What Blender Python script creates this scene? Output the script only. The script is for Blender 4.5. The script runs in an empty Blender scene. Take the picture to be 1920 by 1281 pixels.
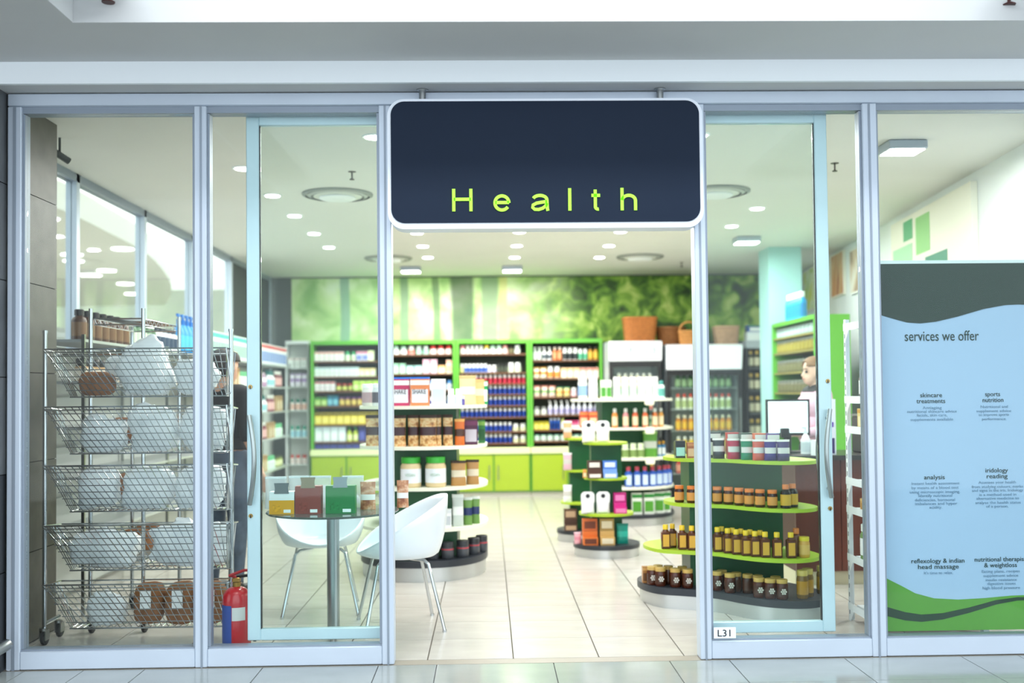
import bpy, bmesh, math, random
from mathutils import Vector, Matrix
random.seed(7)
SC = bpy.context.scene
COL = SC.collection
R = math.radians
# ---------------------------------------------------------------- camera
F = 1960.0; YAW, PIT, ROL, SY, CH, CD = .0225, .0283, .0103, 42.0, 1.3904, 5.4857
fw = Vector((math.sin(YAW)*math.cos(PIT), math.cos(YAW)*math.cos(PIT), math.sin(PIT)))
r0 = Vector((math.cos(YAW), -math.sin(YAW), 0)); u0 = r0.cross(fw)
RX = r0*math.cos(ROL) - u0*math.sin(ROL); UX = r0*math.sin(ROL) + u0*math.cos(ROL)
CAM = Vector((0, -CD, CH))
cd = bpy.data.cameras.new('camera'); cam = bpy.data.objects.new('camera', cd); COL.objects.link(cam)
m = Matrix((RX, UX, -fw)).transposed().to_4x4(); m.translation = CAM; cam.matrix_world = m
cd.sensor_width = 36; cd.lens = F/1920*36; cd.shift_y = SY/1920
cd.dof.use_dof = True; cd.dof.focus_distance = 5.55; cd.dof.aperture_fstop = 1.15; cd.dof.aperture_blades = 9
SC.camera = cam
def ray(px, py): return fw + RX*((px-960)/F) - UX*((py-640.5-SY)/F)
def at(px, py, Y):                       # where the sight line through a photo point meets depth Y
    d = ray(px, py); return CAM + d*((Y+CD)/d.y)
def atZ(px, py, Z):
    d = ray(px, py); return CAM + d*((Z-CH)/d.z)
def X(px, Y, z=1.0):                     # world X of a photo column at depth Y
    return at(px, 740, Y).x + (1.39-z)*.0  + (z-1.39)*.0103
# ---------------------------------------------------------------- light of the place
SC.view_settings.view_transform = 'Standard'; SC.view_settings.look = 'None'
SC.view_settings.exposure = 0.38; SC.view_settings.gamma = 1.0
SC.cycles.transparent_max_bounces = 32; SC.cycles.max_bounces = 8
W = bpy.data.worlds.new('mall_air'); SC.world = W; W.use_nodes = True
W.node_tree.nodes['Background'].inputs[0].default_value = (.80, .88, .95, 1)
W.node_tree.nodes['Background'].inputs[1].default_value = 2.0
DOWN_W, SQUARE_W, COVE_W, MALL_W = 11, 24, 50, 130
# ---------------------------------------------------------------- materials
def lin(h):
    if not isinstance(h, str): return tuple(h)
    h = h.lstrip('#'); o = []
    for i in (0, 2, 4):
        c = int(h[i:i+2], 16)/255; o.append(c/12.92 if c <= .04045 else ((c+.055)/1.055)**2.4)
    return tuple(o)
MC = {}
def M(h, rough=.45, metal=0, var=0, scale=8, emit=0, coat=0, bump=0):
    k = (h, rough, metal, var, scale, emit, coat, bump)
    if k in MC: return MC[k]
    mt = bpy.data.materials.new('mat_%d' % len(MC)); mt.use_nodes = True; MC[k] = mt
    nt = mt.node_tree; b = nt.nodes['Principled BSDF']; c = lin(h)
    b.inputs['Base Color'].default_value = (*c, 1); b.inputs['Roughness'].default_value = rough; b.inputs['Metallic'].default_value = metal
    if coat: b.inputs['Coat Weight'].default_value = coat; b.inputs['Coat Roughness'].default_value = .08
    if emit: b.inputs['Emission Color'].default_value = (*c, 1); b.inputs['Emission Strength'].default_value = emit
    if var or bump:
        tc = nt.nodes.new('ShaderNodeTexCoord'); n = nt.nodes.new('ShaderNodeTexNoise'); n.inputs['Scale'].default_value = scale; n.inputs['Detail'].default_value = 5
        nt.links.new(tc.outputs['Object'], n.inputs['Vector'])
        if var:
            r = nt.nodes.new('ShaderNodeValToRGB'); r.color_ramp.elements[0].position = .3; r.color_ramp.elements[1].position = .7
            r.color_ramp.elements[0].color = (*[max(0, v*(1-var)) for v in c], 1); r.color_ramp.elements[1].color = (*[min(1, v*(1+var)) for v in c], 1)
            nt.links.new(n.outputs['Fac'], r.inputs['Fac']); nt.links.new(r.outputs['Color'], b.inputs['Base Color'])
        if bump:
            bp = nt.nodes.new('ShaderNodeBump'); bp.inputs['Strength'].default_value = bump; bp.inputs['Distance'].default_value = .01
            nt.links.new(n.outputs['Fac'], bp.inputs['Height']); nt.links.new(bp.outputs['Normal'], b.inputs['Normal'])
    return mt
def ramp_mat(name, stops, scale=6, rough=.5, stretch=(1, 1, 1), detail=4, coords='Object', distort=0):
    mt = bpy.data.materials.new(name); mt.use_nodes = True; nt = mt.node_tree; b = nt.nodes['Principled BSDF']
    tc = nt.nodes.new('ShaderNodeTexCoord'); mp = nt.nodes.new('ShaderNodeMapping'); mp.inputs['Scale'].default_value = stretch
    n = nt.nodes.new('ShaderNodeTexNoise'); n.inputs['Scale'].default_value = scale; n.inputs['Detail'].default_value = detail; n.inputs['Distortion'].default_value = distort
    r = nt.nodes.new('ShaderNodeValToRGB')
    while len(r.color_ramp.elements) < len(stops): r.color_ramp.elements.new(.5)
    for e, (p, h) in zip(r.color_ramp.elements, stops): e.position = p; e.color = (*lin(h), 1)
    L = nt.links.new; L(tc.outputs[coords], mp.inputs[0]); L(mp.outputs[0], n.inputs['Vector']); L(n.outputs['Fac'], r.inputs[0]); L(r.outputs[0], b.inputs['Base Color'])
    b.inputs['Roughness'].default_value = rough
    return mt
def glass_mat(name, tint, refl=1.0, haze=0):
    mt = bpy.data.materials.new(name); mt.use_nodes = True; nt = mt.node_tree; nt.nodes.clear()
    o = nt.nodes.new('ShaderNodeOutputMaterial'); t = nt.nodes.new('ShaderNodeBsdfTransparent'); g = nt.nodes.new('ShaderNodeBsdfGlossy')
    f = nt.nodes.new('ShaderNodeFresnel'); f.inputs['IOR'].default_value = 1.5; mx = nt.nodes.new('ShaderNodeMixShader')
    t.inputs[0].default_value = (*lin(tint), 1); g.inputs['Roughness'].default_value = .02
    mu = nt.nodes.new('ShaderNodeMath'); mu.operation = 'MULTIPLY'; mu.inputs[1].default_value = refl
    L = nt.links.new; L(f.outputs[0], mu.inputs[0]); L(mu.outputs[0], mx.inputs[0])
    L(t.outputs[0], mx.inputs[1]); L(g.outputs[0], mx.inputs[2]); last = mx
    if haze:
        d = nt.nodes.new('ShaderNodeBsdfDiffuse'); d.inputs[0].default_value = (.9, .93, .95, 1); m2 = nt.nodes.new('ShaderNodeMixShader'); m2.inputs[0].default_value = haze
        L(mx.outputs[0], m2.inputs[1]); L(d.outputs[0], m2.inputs[2]); last = m2
    L(last.outputs[0], o.inputs[0]); return mt
GLASS = glass_mat('pane_glass', '#fbfefd', .26); GLASS2 = glass_mat('door_glass', '#f8fefd', .26); FILM = glass_mat('clear_film', '#ffffff', 1.5, .42); GTOP = glass_mat('table_glass', '#dcefe8', 1.2, .06)
ALU = M('#c3cedb', .35, .2, .03, 3); ALUD = M('#8d98a5', .4, .3); CHROME = M('#c9ced2', .16, 1); STEEL = M('#a9adae', .28, 1, .06, 4); RUBBER = M('#17191c', .55)
WHITE = M('#eef2f3', .5); CREAM = M('#eef0dc', .45); DKGREEN = M('#12502c', .35, 0, .06, 3); LIME = M('#a8c632', .35); LEAF = M('#62b53a', .4); BLACK = M('#1b1d20', .4)
# ---------------------------------------------------------------- mesh building
class MB:
    def __init__(s): s.v = []; s.f = []; s.m = []
    def add(s, vs, fs, m=0):
        o = len(s.v); s.v += [tuple(p) for p in vs]; s.f += [tuple(i+o for i in f) for f in fs]; s.m += [m]*len(fs); return s
    def box(s, x0, x1, y0, y1, z0, z1, m=0, ch=0):
        if ch:
            vs = []
            for z, c in ((z0, ch), (z0+ch, 0), (z1-ch, 0), (z1, ch)):
                vs += [(x0+c+ch, y0+c, z), (x1-c-ch, y0+c, z), (x1-c, y0+c+ch, z), (x1-c, y1-c-ch, z), (x1-c-ch, y1-c, z), (x0+c+ch, y1-c, z), (x0+c, y1-c-ch, z), (x0+c, y0+c+ch, z)]
            return s.add(vs, s.rings(4, 8), m)
        return s.add([(x0, y0, z0), (x1, y0, z0), (x1, y1, z0), (x0, y1, z0), (x0, y0, z1), (x1, y0, z1), (x1, y1, z1), (x0, y1, z1)],
                     [(3, 2, 1, 0), (4, 5, 6, 7), (0, 1, 5, 4), (1, 2, 6, 5), (2, 3, 7, 6), (3, 0, 4, 7)], m)
    @staticmethod
    def rings(n, k, caps=True):
        f = []
        for i in range(n-1):
            for j in range(k): f.append((i*k+j, i*k+(j+1) % k, (i+1)*k+(j+1) % k, (i+1)*k+j))
        if caps: f.append(tuple(range(k-1, -1, -1))); f.append(tuple((n-1)*k+j for j in range(k)))
        return f
    def lathe(s, prof, c=(0, 0, 0), n=16, m=0, caps=True):
        vs = [(c[0]+r*math.cos(2*math.pi*j/n), c[1]+r*math.sin(2*math.pi*j/n), c[2]+z) for r, z in prof for j in range(n)]
        return s.add(vs, s.rings(len(prof), n, caps), m)
    def tube(s, pts, r, n=8, m=0):
        pts = [Vector(p) for p in pts]; vs = []; up = None
        for i, p in enumerate(pts):
            d = (pts[min(i+1, len(pts)-1)] - pts[max(i-1, 0)]).normalized()
            if up is None: up = Vector((0, 0, 1)) if abs(d.z) < .9 else Vector((0, 1, 0))
            a = d.cross(up).normalized(); b = a.cross(d).normalized(); up = b
            rr = r[i] if isinstance(r, (list, tuple)) else r
            vs += [p + a*(rr*math.cos(2*math.pi*j/n)) + b*(rr*math.sin(2*math.pi*j/n)) for j in range(n)]
        return s.add(vs, s.rings(len(pts), n), m)
    def prism(s, poly, z0, z1, m=0, m_top=None):
        n = len(poly); s.add([(x, y, z0) for x, y in poly] + [(x, y, z1) for x, y in poly], [tuple(range(n-1, -1, -1))] + [(j, (j+1) % n, n+(j+1) % n, n+j) for j in range(n)], m)
        return s.add([(x, y, z1) for x, y in poly], [tuple(range(n))], m if m_top is None else m_top)
    def plate(s, poly, y0, y1, m=0):        # polygon in the XZ plane, thickened along Y (y0 front)
        n = len(poly); return s.add([(x, y0, z) for x, z in poly] + [(x, y1, z) for x, z in poly], [tuple(range(n)), tuple(range(2*n-1, n-1, -1))] + [(n+j, n+(j+1) % n, (j+1) % n, j) for j in range(n)], m)
    def mesh(s, name, mats, smooth=True):
        me = bpy.data.meshes.new(name); me.from_pydata(s.v, [], s.f)
        for mt in (mats if isinstance(mats, (list, tuple)) else [mats]): me.materials.append(mt)
        me.polygons.foreach_set('material_index', s.m)
        if smooth:
            me.polygons.foreach_set('use_smooth', [True]*len(me.polygons)); me.set_sharp_from_angle(angle=R(38))
        me.update(); return me
    def build(s, name, mats, parent=None, loc=None, smooth=True, rz=0): return link(name, s.mesh(name, mats, smooth), parent, loc, rz)
def link(name, data, parent=None, loc=None, rz=0):
    o = bpy.data.objects.new(name, data); COL.objects.link(o)
    if parent: o.parent = parent
    if loc: o.location = loc
    if rz: o.rotation_euler.z = rz
    return o
def tag(o, label, cat, group=None):
    o['label'] = label; o['category'] = cat
    if group: o['group'] = group
    return o
def thing(name, label, cat, loc=(0, 0, 0), rz=0, group=None): return tag(link(name, None, None, loc, rz), label, cat, group)
def struct(o): o['kind'] = 'structure'; return o
def sroot(name): return struct(link(name, None))
def box(name, mt, parent, *b, ch=0, loc=None): return MB().box(*b, ch=ch).build(name, mt, parent, loc)
FONTC = {}
def text(name, body, size, mt, parent, loc, width=None, align='CENTER', face='front', depth=.001, bold=0):
    k = (body, size, width, align, depth, bold)
    if k not in FONTC:
        cu = bpy.data.curves.new('t', 'FONT'); cu.body = body; cu.size = size; cu.align_x = align; cu.extrude = depth; cu.offset = bold; cu.resolution_u = 3
        o = bpy.data.objects.new('t', cu); me = bpy.data.meshes.new_from_object(o); bpy.data.objects.remove(o)
        if width:
            w = max(v.co.x for v in me.vertices)-min(v.co.x for v in me.vertices); me.transform(Matrix.Scale(width/w, 4, (1, 0, 0)))
        me.transform(Matrix.Rotation(math.pi/2, 4, 'X')); FONTC[k] = me
    me = FONTC[k].copy(); me.materials.clear(); me.materials.append(mt)
    return link(name, me, parent, loc)
# ================================================================ SHELL
H = 3.05
fl = struct(box('floor', M('#5d5850', .8), None, -3.4, 4.6, .02, 9.4, -.08, -.005))
FT = ramp_mat('shop_tile', [(.3, '#bab6ae'), (.7, '#c8c4bc')], 2.2, .2, (1, 3, 1))
tile = MB().box(.0035, .4465, .002, .448, -.0048, 0, ch=0).mesh('tile', FT)
for j in range(20):
    for i in range(15):
        link('tile', tile, fl, (-.3344+.45*(i-6), .04+.45*j, 0))
box('sill_strip', M('#968f82', .4), fl, -2.46, 2.9, -.055, .037, -.0048, -.0005)
f2 = struct(box('floor.001', M('#4d5052', .8), None, -9, 7, -9, -.06, -.08, -.006))
MT = ramp_mat('mall_tile', [(.3, '#929896'), (.7, '#a0a6a4')], 1.5, .12, (1, 2, 1))
jx = [-2.69, -2.38, -2.08, -1.77, -1.17, -.58, -.28, .32, .92, 1.23, 1.83, 2.44, 2.74, 3.34]
jy = [-.06, -.48, -1.08, -1.68]
for a, b in zip(jx, jx[1:]):
    for c, d in zip(jy[1:], jy): box('tile', MT, f2, a+.0025, b-.0025, c+.0025, d-.002, -.0058, 0)
struct(box('floor.002', M('#9a968e', .3, 0, .1, 2), None, -20, -3.45, -.05, 24, -.08, -.006))
CEILM = M('#dcdcd6', .7, 0, .02, 2)
struct(box('ceiling', CEILM, None, -3.1, 4.7, .06, 9.4, H, H+.12))
WALLM = M('#e9efee', .6, 0, .02, 2)
struct(box('wall_back', M('#59605f', .7), None, -3.1, 4.7, 9.22, 9.4, 0, H))
wr = MB(); wr.add([(3.50, .06, 0), (4.42, 9.22, 0), (4.6, 9.22, 0), (3.68, .06, 0), (3.50, .06, H), (4.42, 9.22, H), (4.6, 9.22, H), (3.68, .06, H)], [(3, 2, 1, 0), (4, 5, 6, 7), (1, 0, 4, 5), (2, 1, 5, 6), (3, 2, 6, 7), (0, 3, 7, 4)])
struct(wr.build('wall_right', WALLM, smooth=False))
struct(box('baseboard_right', M('#d9d2bd', .5), None, 2.95, 3.49, 1.9, 1.93, 0, .1))
wl = struct(box('wall_left', M('#d8dad6', .6, 0, .03, 2), None, -3.14, -3.02, .9, 9.22, 0, 1.62))
w = sroot('window_1')                     # glazed side wall towards the mall
for k, y in enumerate((.95, 2.3, 3.82, 5.32, 6.95, 9.15)):
    box('mullion', ALU, w, -3.11, -3.03, y-.03, y+.03, 1.62, H)
ys = (.98, 2.27, 2.33, 3.79, 3.85, 5.29, 5.35, 6.92)
for k in range(0, 8, 2): box('pane', GLASS, w, -3.074, -3.066, ys[k], ys[k+1], 1.66, H-.06)
box('top_rail', ALUD, w, -3.11, -3.03, .98, 9.12, H-.06, H); box('bottom_rail', ALUD, w, -3.11, -3.03, .98, 9.12, 1.62, 1.66)
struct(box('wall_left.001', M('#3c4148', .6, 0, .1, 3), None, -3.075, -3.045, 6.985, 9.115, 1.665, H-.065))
# stone pier between the shops
pr = struct(box('wall_pier', M('#2b2a28', .8), None, -3.4, -2.62, .06, .89, 0, 3.04))
PM = ramp_mat('pier_stone', [(.3, '#4b4943'), (.7, '#615e57')], 9, .45)
for k in range(6): box('stone_panel', PM, pr, -2.618, -2.608, .065, .885, .01+k*.51, .515+k*.51)
pf = struct(box('wall_pier.001', M('#26282a', .8), None, -3.6, -2.5, -.2, .05, 0, 2.975))
PF = ramp_mat('pier_front', [(.3, '#4a4d50'), (.7, '#5b5e60')], 7, .35)
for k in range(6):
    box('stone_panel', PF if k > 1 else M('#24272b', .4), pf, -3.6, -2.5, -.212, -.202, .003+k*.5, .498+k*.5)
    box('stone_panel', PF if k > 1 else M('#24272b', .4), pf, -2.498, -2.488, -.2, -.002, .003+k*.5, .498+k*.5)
# soffits of the mall front
SOF = M('#c4c6c6', .7, 0, .02, 2); BRIGHT = M('#eef4f7', .6)  # weaker light under soffits and stronger light on faces put into these colours
struct(box('trim_1', SOF, None, -5, 6, -.19, .3, 2.976, 3.045)); struct(box('trim_2', BRIGHT, None, -5, 6, -.215, -.191, 2.974, 3.09))
struct(box('trim_3', SOF, None, -5, 6, -.77, -.216, 3.085, 3.2)); struct(box('trim_4', SOF, None, -5, -1.86, -3.5, -.771, 3.085, 3.2))
struct(box('trim_5', BRIGHT, None, -5, 6, -.70, -.60, 3.201, 4.2)); 
cm = MB()
cm.prism([(-1.855, -.35-.42), (-1.855, -3.4), (-1.51, -3.4), (-1.51, -1.0), (-1.62, -.78)], 3.23, 3.3); struct(cm.build('ceiling.001', WHITE, smooth=False))
cm = MB(); cm.prism([(2.24, -.95), (2.24, -3.4), (6, -3.4), (6, -.78), (2.5, -.78)], 3.23, 3.3); struct(cm.build('ceiling.002', WHITE, smooth=False))
struct(box('ceiling.003', M('#f4f8fb', .6), None, -5, 6, -3.4, -.6, 4.2, 4.3))
def area(name, loc, size, power, col=(1, 1, 1), rot=(0, 0, 0), parent=None, size_y=None, shape='DISK'):
    l = bpy.data.lights.new(name, 'AREA'); l.shape = shape if not size_y else 'RECTANGLE'; l.size = size; l.energy = power; l.color = col
    if size_y: l.size_y = size_y
    return link(name, l, parent, loc) if not any(rot) else _rot(link(name, l, parent, loc), rot)
def _rot(o, r): o.rotation_euler = r; return o
# long recessed cove luminaires of the mall hall
for yy in (-1.9,):
    t = thing('cove_luminaire', 'long recessed white luminaire in the mall ceiling cove', 'ceiling light', (.3, yy, 4.19))
    box('housing', WHITE, t, -2.0, 2.0, -.2, .2, -.02, .009); box('diffuser', M('#ffffff', .5, emit=5), t, -1.95, 1.95, -.17, .17, -.03, -.021)
    area('lamp', (0, 0, -.05), 3.9, COVE_W, (.93, .97, 1), parent=t, size_y=.36)
for px, py in ((203, 3), (1892, 8)):
    p = atZ(px, py, 3.16); t = thing('sprinkler', 'dark pendant sprinkler head under the mall ceiling', 'sprinkler', (p.x, p.y, 3.23), group='mall sprinklers')
    MB().lathe([(.008, -.06), (.008, 0)], n=8).lathe([(.028, -.075), (.03, -.07), (.012, -.06)], n=12).build('head', M('#4a2a28', .4, .6), t)
# mall hall seen through the side glazing
IZ = 3.4
isl = [tuple(atZ(px, py, IZ))[:2] for px, py in ((20, 352), (60, 371), (85, 382), (115, 393), (142, 405), (175, 421), (205, 437), (240, 454), (270, 471), (290, 488), (305, 505), (315, 520), (321, 535), (322, 548), (318, 560), (308, 572))]
poly = isl + [(-20, 19), (-20, isl[0][1])]
struct(MB().prism(poly, IZ, IZ+.3).build('ceiling.004', M('#d8d6c8', .7), smooth=False))
struct(box('ceiling.005', M('#ffffff', .6, emit=.9), None, -20, -3.2, 0, 24, 4.4, 4.5))  # upper ceiling glows by itself, standing in for the hall's cove light
for k, (px, py) in enumerate(((135, 476), (138, 488), (230, 465), (200, 506), (235, 531), (248, 550)    , (86, 408))):
    p = atZ(px, py, IZ)
    t = thing('mall_downlight', 'round downlight in the mall ceiling beyond the side glazing', 'downlight', (p.x, p.y, IZ), group='mall downlights beyond side glazing')
    MB().lathe([(.16, -.012), (.16, 0)], n=20).build('rim', WHITE, t); MB().lathe([(.14, -.018), (.14, -.013)], n=20).build('lens', M('#fffdf2', .5, emit=9), t)
    if k % 2 == 0: area('lamp', (0, 0, -.03), .24, MALL_W, (1, .98, .94), parent=t)
struct(box('wall_mall', M('#c9cbc4', .6, 0, .05, 1), None, -20.2, -20, 0, 24, 0, 4.4)); struct(box('wall_mall.001', M('#bfc4ba', .6, 0, .05, 1), None, -20, -3.2, 24, 24.2, 0, 4.4))
# ================================================================ SHOPFRONT
def frame_bar(parent, name, x0, x1, z0, z1, y0=-.05, y1=.05, mt=ALU):
    o = box(name, mt, parent, x0, x1, y0, y1, z0, z1, ch=.004); return o
sf = sroot('trim_6')
for x0, x1 in ((-2.48, -2.41), (-1.52, -1.457), (-.562, -.50), (1.085, 1.145), (1.985, 2.06)):
    frame_bar(sf, 'mullion', x0, x1, 0, 2.905); 
for x0, x1 in ((-2.45, -2.435), (-1.49, -1.48), (-.535, -.525), (1.11, 1.12), (2.015, 2.025)): box('groove_cover', ALUD, sf, x0, x1, -.054, -.0505, 0, 2.9)
frame_bar(sf, 'head_rail', -2.48, 3.6, 2.906, 2.972)
box('head_channel', ALUD, sf, -2.48, 3.6, -.03, .05, 2.872, 2.905)
for n, (x0, x1, px_) in enumerate(((-2.409, -1.521, 0), (-1.456, -.563, 0), (1.146, 1.984, 0), (2.061, 3.5, 0))):
    w = sroot('window_%d' % (n+2))
    frame_bar(w, 'bottom_rail', x0, x1, 0.002, .095)
    box('glazing_bead', ALUD, w, x0, x1, -.035, .035, .0955, .103)
    for a in (x0, x1-.012): box('glazing_bead', ALUD, w, a, a+.012, -.03, .03, .104, 2.868)
    box('pane', GLASS, w, x0+.0125, x1-.0125, -.004, .004, .104, 2.87)
def sliding_door(name, x0, x1, handle_left, label):
    d = sroot(name); y0, y1 = .075, .115
    sl = .068; a0, a1 = (sl, .03) if handle_left else (.03, sl)
    frame_bar(d, 'stile', x0, x0+a0, .105, 2.915, y0, y1, M('#c4dbe4', .35, .15, .03, 3)); frame_bar(d, 'stile', x1-a1, x1, .105, 2.915, y0, y1, M('#c4dbe4', .35, .15, .03, 3))
    frame_bar(d, 'rail', x0+a0, x1-a1, 2.832, 2.915, y0, y1, M('#c4dbe4', .35, .15, .03, 3)); frame_bar(d, 'rail', x0+a0, x1-a1, .105, .165, y0, y1, M('#c4dbe4', .35, .15, .03, 3))
    box('gasket', BLACK, d, x0+a0, x0+a0+.006, y0+.01, y1-.01, .166, 2.831); box('gasket', BLACK, d, x1-a1-.006, x1-a1, y0+.01, y1-.01, .166, 2.831)
    box('pane', GLASS2, d, x0+a0+.0065, x1-a1-.0065, .09, .1, .166, 2.831)
    hx = x0+.02 if handle_left else x1-.02; bow = -.0
    for sy in (-1, 1):
        yb = y0-.001 if sy < 0 else y1+.001
        pts = [(hx + (.03 if handle_left else -.03)*math.sin(math.pi*t/10), yb+sy*(.03+.022*math.sin(math.pi*t/10)), .82+.47*t/10) for t in range(11)]
        h = MB().tube(pts, .0125, 10)
        for t in (1, 9): h.tube([(pts[t][0], yb, pts[t][2]), (pts[t][0], pts[t][1], pts[t][2])], .008, 8)
        h.build('handle', STEEL, d)
    for z in (1.44, .76):
        k = MB().tube([(hx+.0, y0-.006, z), (hx, y0-.0005, z)], .011, 12).box(hx-.003, hx+.003, y0-.008, y0-.0062, z-.012, z+.004, 1); k.build('lock_cylinder', [M('#b08d52', .3, .9), BLACK], d)
    return d
sliding_door('door_1', -1.28, -.535, True, ''); sliding_door('door_2', 1.12, 1.835, False, '')
t = thing('unit_number_plate', 'small white plate reading L31 low on the glass', 'number plate', (1.205, -.05, .14))
box('plate', M('#eef3fa', .4), t, -.052, .062, -.012, -.008, -.028, .028); text('lettering', 'L31', .05, M('#101216', .5), t, (.004, -.0135, -.018), width=.066)
# sign box
t = thing('shop_sign', 'dark navy rounded sign box reading Health over the shop entrance', 'sign', (.305, -.14, 2.238))
def rrect(x0, x1, z0, z1, r, n=8):
    pts = []
    for cx, cz, a in ((x1-r, z0+r, -90), (x1-r, z1-r, 0), (x0+r, z1-r, 90), (x0+r, z0+r, 180)):
        for k in range(n+1): pts.append((cx+r*math.cos(R(a+90*k/n)), cz+r*math.sin(R(a+90*k/n))))
    return pts
MB().plate(rrect(-.813, .813, 0, .672, .085), 0, .125).build('housing', M('#e6edf6', .35), t)
FACE = M('#1a2638', .6, 0, .03, 2); FACE.node_tree.nodes['Principled BSDF'].inputs['Specular IOR Level'].default_value = .15
MB().plate(rrect(-.795, .795, .03, .658, .07), -.006, -.0005).build('face', FACE, t)
GR = M('#a5ee3c', .5, emit=.25)
def ribbon(paths, w, y0=-.012, y1=-.0065):
    mb = MB()
    for pts in paths:
        L_, R_ = [], []; P_ = [Vector(p) for p in pts]
        for i, p in enumerate(P_):
            d = (P_[min(i+1, len(P_)-1)]-P_[max(i-1, 0)]).normalized(); nn_ = Vector((-d.y, d.x))*w/2; L_.append(p+nn_); R_.append(p-nn_)
        n = len(P_); vs = [(q.x, y0, q.y) for q in L_]+[(q.x, y0, q.y) for q in R_]+[(q.x, y1, q.y) for q in L_]+[(q.x, y1, q.y) for q in R_]; fs = [(0, n, 3*n, 2*n), (n-1, 3*n-1, 4*n-1, 2*n-1)]
        for i in range(n-1): fs += [(i, n+i, n+i+1, i+1), (i, i+1, 2*n+i+1, 2*n+i), (n+i+1, n+i, 3*n+i, 3*n+i+1), (2*n+i+1, 3*n+i+1, 3*n+i, 2*n+i)]
        mb.add(vs, fs)
    return mb
def arc(cx, cz, rx, rz, a0, a1, n=18): return [(cx+rx*math.cos(R(a0+(a1-a0)*k/n)), cz+rz*math.sin(R(a0+(a1-a0)*k/n))) for k in range(n+1)]
SW = .0165; hc = .116
GLY = [(-.178, [[(.008, 0), (.008, hc)], [(.096, 0), (.096, hc)], [(.008, .062), (.096, .062)]]),
       (.033, [arc(.044, .042, .036, .0365, 0, 325, 26), [(.01, .044), (.08, .044)]]),
       (.225, [[(.088, 0), (.085, .012)] + [(.083, .055)] + arc(.047, .057, .036, .0225, 5, 160, 14), [(.083, .048), (.06, .045), (.03, .04), (.011, .03), (.009, .018), (.02, .008), (.04, .007), (.062, .014), (.077, .026), (.083, .04)]]),
       (.415, [[(.0105, 0), (.0105, hc)]]),
       (.535, [[(.022, .108), (.022, .022)] + arc(.036, .02, .014, .013, 180, 285, 8), [(.002, .078), (.047, .078)]]),
       (.687, [[(.008, 0), (.008, hc)], arc(.0425, .05, .0345, .0275, 175, 0, 14) + [(.077, 0)]])]
for x0, paths in GLY: ribbon(paths, SW).build('letter', GR, t, (x0-.305, 0, .088), smooth=False)
for x in (-.635, .605): MB().lathe([(.018, .673), (.018, .737)], (x, .06, 0), 12).lathe([(.03, .733), (.03, .737)], (x, .06, 0), 12).build('hanger', STEEL, t)
# services banner behind the right pane
t = thing('services_banner', 'tall green and pale blue banner headed services we offer behind glass', 'banner', (2.085, .055, .108))
def wav(a, b, amp, ph, z, n=24): return [(a+(b-a)*k/n, z+amp*math.sin(ph+2.6*k/n*1.35)) for k in range(n+1)]
BW, BH = .95, 1.955
box('board', M('#a4c1dc', .5, 0, .02, 1), t, 0, BW, 0, .012, 0, BH)
def zpx(py, x=1780): return at(x, py, .05).z-.108
def xpx(px): return at(px, 800, .05).x-2.085
topc = [(xpx(px), zpx(py)) for px, py in ((1660, 588), (1680, 597), (1705, 604), (1730, 606), (1760, 603), (1800, 594), (1850, 580), (1890, 573), (1915, 572), (1940, 576))]; topc[0] = (0, topc[0][1]); topc[-1] = (BW, topc[-1][1])
MB().plate(topc + [(BW, BH), (0, BH)], -.003, -.001).build('header_panel', M('#15332a', .5, 0, .04, 1.5), t)
gc = [(xpx(px), zpx(py)) for px, py in ((1668, 1080), (1685, 1098), (1710, 1112), (1745, 1122), (1790, 1125), (1840, 1123), (1890, 1119), (1940, 1117))]; gc[0] = (0, gc[0][1]); gc[-1] = (BW, gc[-1][1])
MB().plate([(0, 0), (BW, 0)] + gc[::-1], -.003, -.001).build('footer_panel', M('#5a9a3a', .5, 0, .08, 1.2), t)
s1 = [(xpx(px), zpx(py)) for px, py in ((1668, 1135), (1690, 1147), (1720, 1152), (1760, 1150), (1810, 1140), (1860, 1127), (1900, 1122), (1940, 1123))]; s2 = [(x, z-.022*2.2*(1-.75*k/7)) for k, (x, z) in enumerate(s1)]
s1[0] = (0, s1[0][1]); s2[0] = (0, s2[0][1]); s1[-1] = (BW, s1[-1][1]); s2[-1] = (BW, s2[-1][1])
MB().plate(s2 + s1[::-1], -.0055, -.0035).build('stripe', M('#22402f', .5), t)
box('top_bar', M('#b9c6c4', .3, .6), t, 0, BW, -.006, .014, BH+.0005, BH+.018)
TX = M('#1e3a34', .6); TG = M('#6f8fa8', .6)
def btext(body, px0, px1, py, size, mt=TX):
    x0, x1 = xpx(px0), xpx(px1); text('lettering', body, size, mt, t, ((x0+x1)/2, -.0025, zpx(py, (px0+px1)/2)), width=min(x1-x0, .4), depth=.0004, bold=.0001 if mt is TX else 0)
btext('services we offer', 1686, 1853, 639, .078)
for body, a, b, y in (('skincare', 1727, 1768, 745), ('treatments', 1720, 1774, 756), ('sports', 1849, 1877, 743), ('nutrition', 1844, 1883, 754), ('analysis', 1731, 1770, 899), ('iridology', 1846, 1888, 886), ('reading', 1848, 1887, 897), ('reflexology & indian', 1704, 1803, 1056), ('head massage', 1716, 1792, 1067), ('nutritional therapist', 1822, 1918, 1053), ('& weightloss', 1840, 1901, 1064)): btext(body, a, b, y, .034)
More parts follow.
